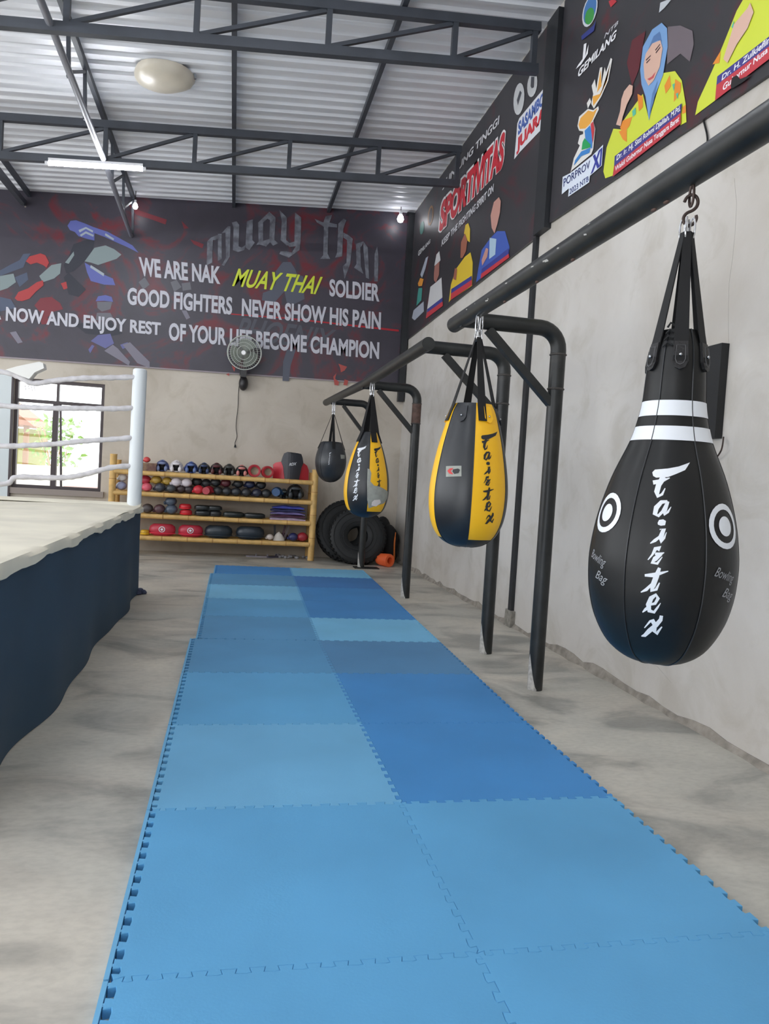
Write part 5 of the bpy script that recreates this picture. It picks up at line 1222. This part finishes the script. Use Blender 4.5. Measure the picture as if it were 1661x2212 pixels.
gm = MB().lathe([(0.10, 0.0), (0.095, 0.03), (0.05, 0.10), (0.012, 0.135), (0.001, 0.137)], seg=18, sx=1.0, sy=0.55); obj('cup', gm, mat('white_plastic_cup', (214, 208, 200), 0.5), gp, smooth=True)
for k, (dx, c) in enumerate(((-0.09, (34, 30, 32)), (0.08, (70, 34, 42)), (0.14, (110, 96, 96)))):
    obj('strap', MB().bar((dx*0.6, 0.06, 0.0), (dx+0.02, 0.06, 0.24), 0.035, 0.012, up=(0, 1, 0)), leather(c), gp)
glove(632, 3, 'navy blue glove near the right end of the bottom shelf', (38, 44, 92), 0.0, 0.15); glove(652, 3, 'crimson glove at the right end of the bottom shelf', (152, 34, 48), 0.0, 0.165)
glove(612, 3, 'dark maroon glove behind the white guard on the bottom shelf', (60, 30, 40), 0.0, 0.13, 10.14)
# left end of the top shelf
glove(316, 0, 'small red glove on a box at the left of the top shelf', (206, 70, 70), 0.125, 0.10, 10.0)
bxs = obj('storage_box', MB().box((-0.14, -0.09, 0), (0.14, 0.09, 0.018)).box((-0.14, -0.09, 0.018), (0.14, -0.075, 0.10)).box((-0.14, 0.075, 0.018), (0.14, 0.09, 0.10)).box((-0.14, -0.075, 0.018), (-0.125, 0.075, 0.10)).box((0.125, -0.075, 0.018), (0.14, 0.075, 0.10)).box((-0.15, -0.1, 0.10), (0.15, 0.1, 0.122)), mat('dull_maroon_box', (96, 62, 62), 0.7, c2=(150, 124, 96), scale=9), None, loc=(item_pos(318, 0), 10.0, TOPZ[0]))
tag(bxs, 'dull maroon and tan box under the small red glove, top shelf', 'box')
# litter at the foot of the wall under the shelf
random.seed(7)
for i in range(16):
    x = on(random.uniform(596, 664), 1200, 1, 10.3)[0]; r = random.uniform(0.025, 0.045)
    mb = MB().ball((0, 0, r*0.6), (r*random.uniform(0.9, 1.5), r, r*0.7), 9, 6); mb.v = [(a*(1+0.15*math.sin(b*90+i)), b, max(0, c_)) for a, b, c_ in mb.v]
    o = obj('white_pebble', mb, mat('white_pebble_stone', (172, 172, 178), 0.8, var=0.2, scale=20), None, smooth=True); o.location = (x, random.uniform(10.1, 10.35), 0); o.rotation_euler = (0, 0, random.random()*3)
    tag(o, 'small white stone in the row on the floor under the right end of the shelf', 'stone', 'white stones under the shelf')
for i, (u, c, lb) in enumerate(((546, (150, 146, 156), 'pale sandal on the floor under the shelf, leftmost'), (571, (160, 154, 164), 'pale sandal on the floor under the shelf, second from left'), (590, (70, 66, 84), 'dark sandal on the floor beside the white stones'))):
    x = on(u, 1200, 1, 10.2)[0]; t = thing('sandal', lb, 'shoe', (x, 10.15, 0), 0.2*i)
    sole = [(-0.10, -0.03), (-0.06, -0.042), (0.03, -0.035), (0.09, -0.042), (0.115, 0), (0.09, 0.04), (0.02, 0.034), (-0.07, 0.04), (-0.11, 0.02)]
    obj('sole', MB().prism([(a, b, 0) for a, b in sole], (0, 0, 0.022)), mat('sole_%d' % i, c, 0.8), t)
    obj('toe_strap', MB().tube(smooth_path([(0.04, -0.038, 0.018), (0.05, -0.02, 0.045), (0.055, 0.02, 0.046), (0.05, 0.036, 0.018)], 4), 0.009, 6), mat('sole_%d' % i, c, 0.8), t, smooth=True)

# ---------------------------------------------------------------- tyre, kit bag, orange cup in the corner
def tyre(c, R_, r_, lean, rz, label):
    t = thing('tyre', label, 'tyre', (c[0], c[1], 0), 0)
    Mx = Matrix.Translation((c[0], c[1], 0)) @ Matrix.Rotation(rz, 4, 'Z') @ Matrix.Rotation(lean, 4, 'X')
    prof_ = [(R_*0.36, -r_*0.55), (R_*0.46, -r_*0.9), (R_*0.78, -r_*1.05), (R_*0.93, -r_*0.92), (R_*0.99, -r_*0.7), (R_, 0), (R_*0.99, r_*0.7), (R_*0.93, r_*0.92), (R_*0.78, r_*1.05), (R_*0.46, r_*0.9), (R_*0.36, r_*0.55), (R_*0.40, 0), (R_*0.36, -r_*0.55)]
    mb = MB(); seg = 48; vs = []
    for rr_, h in prof_:
        for k in range(seg):
            a = 2*math.pi*k/seg; vs.append((rr_*math.cos(a), h, R_+rr_*math.sin(a)))
    mb.add(vs, [(i*seg+k, i*seg+(k+1) % seg, (i+1)*seg+(k+1) % seg, (i+1)*seg+k) for i in range(len(prof_)-1) for k in range(seg)]).xf(Mx)
    obj('carcass', mb, M_rubber, t, world=True, smooth=True)
    for k in range(40):
        a = 2*math.pi*k/40; mb = MB()
        for s_ in (-1, 1):
            p0 = Vector(((R_+0.004)*math.cos(a), 0.01*s_, R_+(R_+0.004)*math.sin(a))); a2 = a+0.10; p1 = Vector(((R_*0.985)*math.cos(a2), s_*r_*0.85, R_+R_*0.985*math.sin(a2)))
            mb.bar(p0, p1, 0.035, 0.02, up=(math.cos(a), 0, math.sin(a)))
        mb.xf(Mx); obj('tread_lug', mb, M_rubber, t, world=True)
    for rr_ in (0.52, 0.66, 0.86):
        mb = MB()
        for s_ in (-1,):
            mb.tube([(R_*rr_*math.cos(2*math.pi*k/40), s_*r_*(1.04 if rr_ > 0.7 else 0.97), R_+R_*rr_*math.sin(2*math.pi*k/40)) for k in range(40)], 0.008, 6, closed=True)
        mb.xf(Mx); obj('sidewall_rib', mb, M_rubber, t, world=True, smooth=True)
tyre((1.13, 9.93), 0.51, 0.10, -0.28, 0.02, 'large black tyre leaning against the back wall beside the bamboo shelf')
tyre((1.23, 9.62), 0.45, 0.10, -0.30, -0.12, 'second black tyre leaning on the larger one behind the far bag')
kb = thing('kit_bag', 'black kit bag with orange edging slumped in the back right corner', 'bag', (1.80, 10.05, 0))
mb = MB().ball((1.82, 10.05, 0.30), (0.17, 0.2, 0.34), 18, 12); mb.v = [(a+0.015*math.sin(c_*18), b, max(0.003, c_)) for a, b, c_ in mb.v]
obj('bag_body', mb, M_strap, kb, world=True, smooth=True)
mb = MB().ball((1.72, 10.15, 0.50), (0.15, 0.16, 0.26), 14, 10); obj('top_flap', mb, M_strap, kb, world=True, smooth=True)
obj('orange_trim', MB().tube(smooth_path([(1.89, 9.88, 0.52), (1.875, 9.85, 0.35), (1.885, 9.86, 0.16), (1.90, 9.88, 0.06)], 5), [0.008]*3+[0.014]*10+[0.006]*3, 8), mat('orange_trim', (222, 120, 50), 0.6), kb, world=True, smooth=True)
obj('shoulder_strap', MB().tube(smooth_path([(1.68, 9.86, 0.52), (1.70, 9.80, 0.4), (1.66, 9.78, 0.28), (1.67, 9.76, 0.20)], 5), 0.012, 8), mat('red_brown_strap', (120, 56, 40), 0.7), kb, world=True, smooth=True)
obj('buckle', MB().ball((1.69, 9.83, 0.53), (0.022, 0.015, 0.03), 10, 6), mat('tan_buckle', (170, 150, 110), 0.5), kb, world=True, smooth=True)
oc = thing('orange_cup', 'hollow orange plastic cylinder lying on the floor in front of the kit bag', 'container', (1.66, 9.52, 0))
cy = MB().lathe([(0.055, -0.13), (0.055, 0.12), (0.098, 0.12), (0.105, 0.10), (0.1, 0.0), (0.094, -0.10), (0.085, -0.13), (0.055, -0.13)], seg=28).xf(Matrix.Translation((1.66, 9.52, 0.1045)) @ Matrix.Rotation(math.radians(32), 4, 'Z') @ Matrix.Rotation(math.radians(90), 4, 'X'))
obj('cylinder_wall', cy, mat('orange_plastic', (240, 104, 52), 0.5), oc, world=True, smooth=True)
obj('end_disc', MB().lathe([(0.056, 0.0), (0.001, 0.0)], seg=20).xf(Matrix.Translation((1.66, 9.52, 0.1045)) @ Matrix.Rotation(math.radians(32), 4, 'Z') @ Matrix.Rotation(math.radians(90), 4, 'X') @ Matrix.Translation((0, 0, -0.10))), mat('orange_plastic', (240, 104, 52), 0.5), oc, world=True)

# ---------------------------------------------------------------- outside the window
struct('ground_outside', MB().box((-22, YB+WT, -0.12), (14, 40, -0.02)), mat('pale_outdoor_concrete', (220, 216, 208), 0.9, var=0.06, scale=0.7))
M_ow = mat('white_garden_wall', (236, 234, 228), 0.9)
tag(obj('garden_wall', MB().box((-14, 14.4, -0.02), (6, 14.6, 1.18)).box((-14, 14.36, 1.18), (6, 14.64, 1.23)), M_ow, None), 'low white garden wall outside the window', 'wall')
def shrub(x, y, h, w, label, seed, col, stems):
    random.seed(seed); t = thing('shrub', label, 'plant', (x, y, -0.02))
    for k in range(stems):
        a = random.uniform(-1, 1); obj('stem', MB().tube(smooth_path([(a*0.08, random.uniform(-0.1, 0.1), 0), (a*0.25*w, random.uniform(-0.2, 0.2), h*0.5), (a*0.6*w, random.uniform(-0.3, 0.3), h*0.93)], 3), [0.022]*3+[0.014]*3+[0.008], 6), mat('pale_bark', (170, 140, 110), 0.8), t)
    mb = MB()
    for k in range(330):
        px_ = random.gauss(0, 0.3)*w; pz = h*random.uniform(0.42, 1.0); py = random.gauss(0, 0.25)
        L_ = random.uniform(0.08, 0.2); d = Vector((random.uniform(-1, 1), random.uniform(-1, 1), random.uniform(-0.2, 1.0))).normalized(); s_ = d.cross(Vector((0.3, 0.8, 0.2))).normalized()*L_*0.22
        p = Vector((px_, py, pz)); mb.add([p, p+d*L_*0.5+s_, p+d*L_, p+d*L_*0.5-s_], [(0, 1, 2, 3)])
    o = obj('foliage', mb, mat('leaf_%d_%d_%d' % col, col, 0.6, var=0.3, scale=5), t); o['kind'] = 'stuff'
shrub(-4.55, 15.6, 2.25, 0.8, 'green leafy shrub seen through the left lower window pane', 1, (124, 160, 72), 9)
shrub(-6.3, 16.9, 1.9, 0.5, 'brown-stemmed shrub at the left edge of the window view', 2, (150, 140, 84), 5)
shrub(-3.3, 17.0, 2.0, 0.45, 'pale green shrub left in the right lower window pane', 3, (170, 196, 140), 6)
gd = thing('garden_shed', 'open shed with brown roof in the left of the window view', 'shed', (-7.2, 20, 0))
obj('shed_roof', MB().prism([(-8.9, 19, 2.35), (-5.9, 19, 2.2), (-6.9, 19, 2.95)], (0, 2.5, 0)), mat('brown_roof', (140, 92, 66), 0.8, var=0.2), gd, world=True)
for x in (-8.6, -6.2): obj('shed_post', MB().box((x, 19.2, -0.02), (x+0.12, 19.32, 2.25)), mat('brown_timber', (130, 96, 66), 0.8), gd, world=True)
obj('shed_panel', MB().box((-8.6, 21.2, -0.02), (-6.1, 21.3, 2.2)), mat('olive_panel', (150, 150, 90), 0.8), gd, world=True)
fb2 = thing('far_building', 'pale grey low building with a scalloped roof edge in the right window pane', 'building', (-2.4, 24, 0))
obj('building_wall', MB().box((-4.9, 24, -0.02), (2.6, 26, 2.5)), mat('pale_grey_building', (176, 172, 166), 0.9), fb2, world=True)
rf = MB()
for k in range(20): rf.ball((-4.8+k*0.38, 23.9, 2.55), (0.2, 0.25, 0.12), 8, 5)
obj('roof_edge', rf, mat('pale_roof_tile', (206, 196, 186), 0.8), fb2, world=True, smooth=True)
cs = thing('folding_stand', 'pale wooden A-shaped stand outside behind the right window pane', 'stand', (-3.02, 13.2, -0.02))
for s_ in (-1, 1):
    for q_ in (-1, 1): obj('leg', MB().bar((0.20*s_, 0.18*q_, 0.0), (0.06*s_, 0.02*q_, 1.25), 0.035, 0.035, up=(0, 1, 0)), mat('pale_wood', (196, 170, 140), 0.7), cs)
obj('top_board', MB().prism([(-0.14, 0, 1.02), (0.14, 0, 1.02), (0.07, 0, 1.42), (-0.07, 0, 1.42)], (0, 0.03, 0)), mat('pale_wood', (196, 170, 140), 0.7), cs)
obj('cross_rail', MB().box((-0.17, -0.015, 0.45), (0.17, 0.015, 0.49)), mat('pale_wood', (196, 170, 140), 0.7), cs)
bn = thing('garden_bench', 'low pink-brown bench outside the bottom of the right window pane', 'bench', (-3.2, 12.6, -0.02))
obj('seat', MB().box((-0.55, -0.2, 0.86), (0.6, 0.2, 0.92)), mat('pink_brown_paint', (180, 130, 124), 0.7), bn)
for x in (-0.45, 0.0, 0.48): obj('leg', MB().box((x, -0.15, 0.0), (x+0.1, 0.15, 0.86)), mat('pink_brown_paint', (180, 130, 124), 0.7), bn)
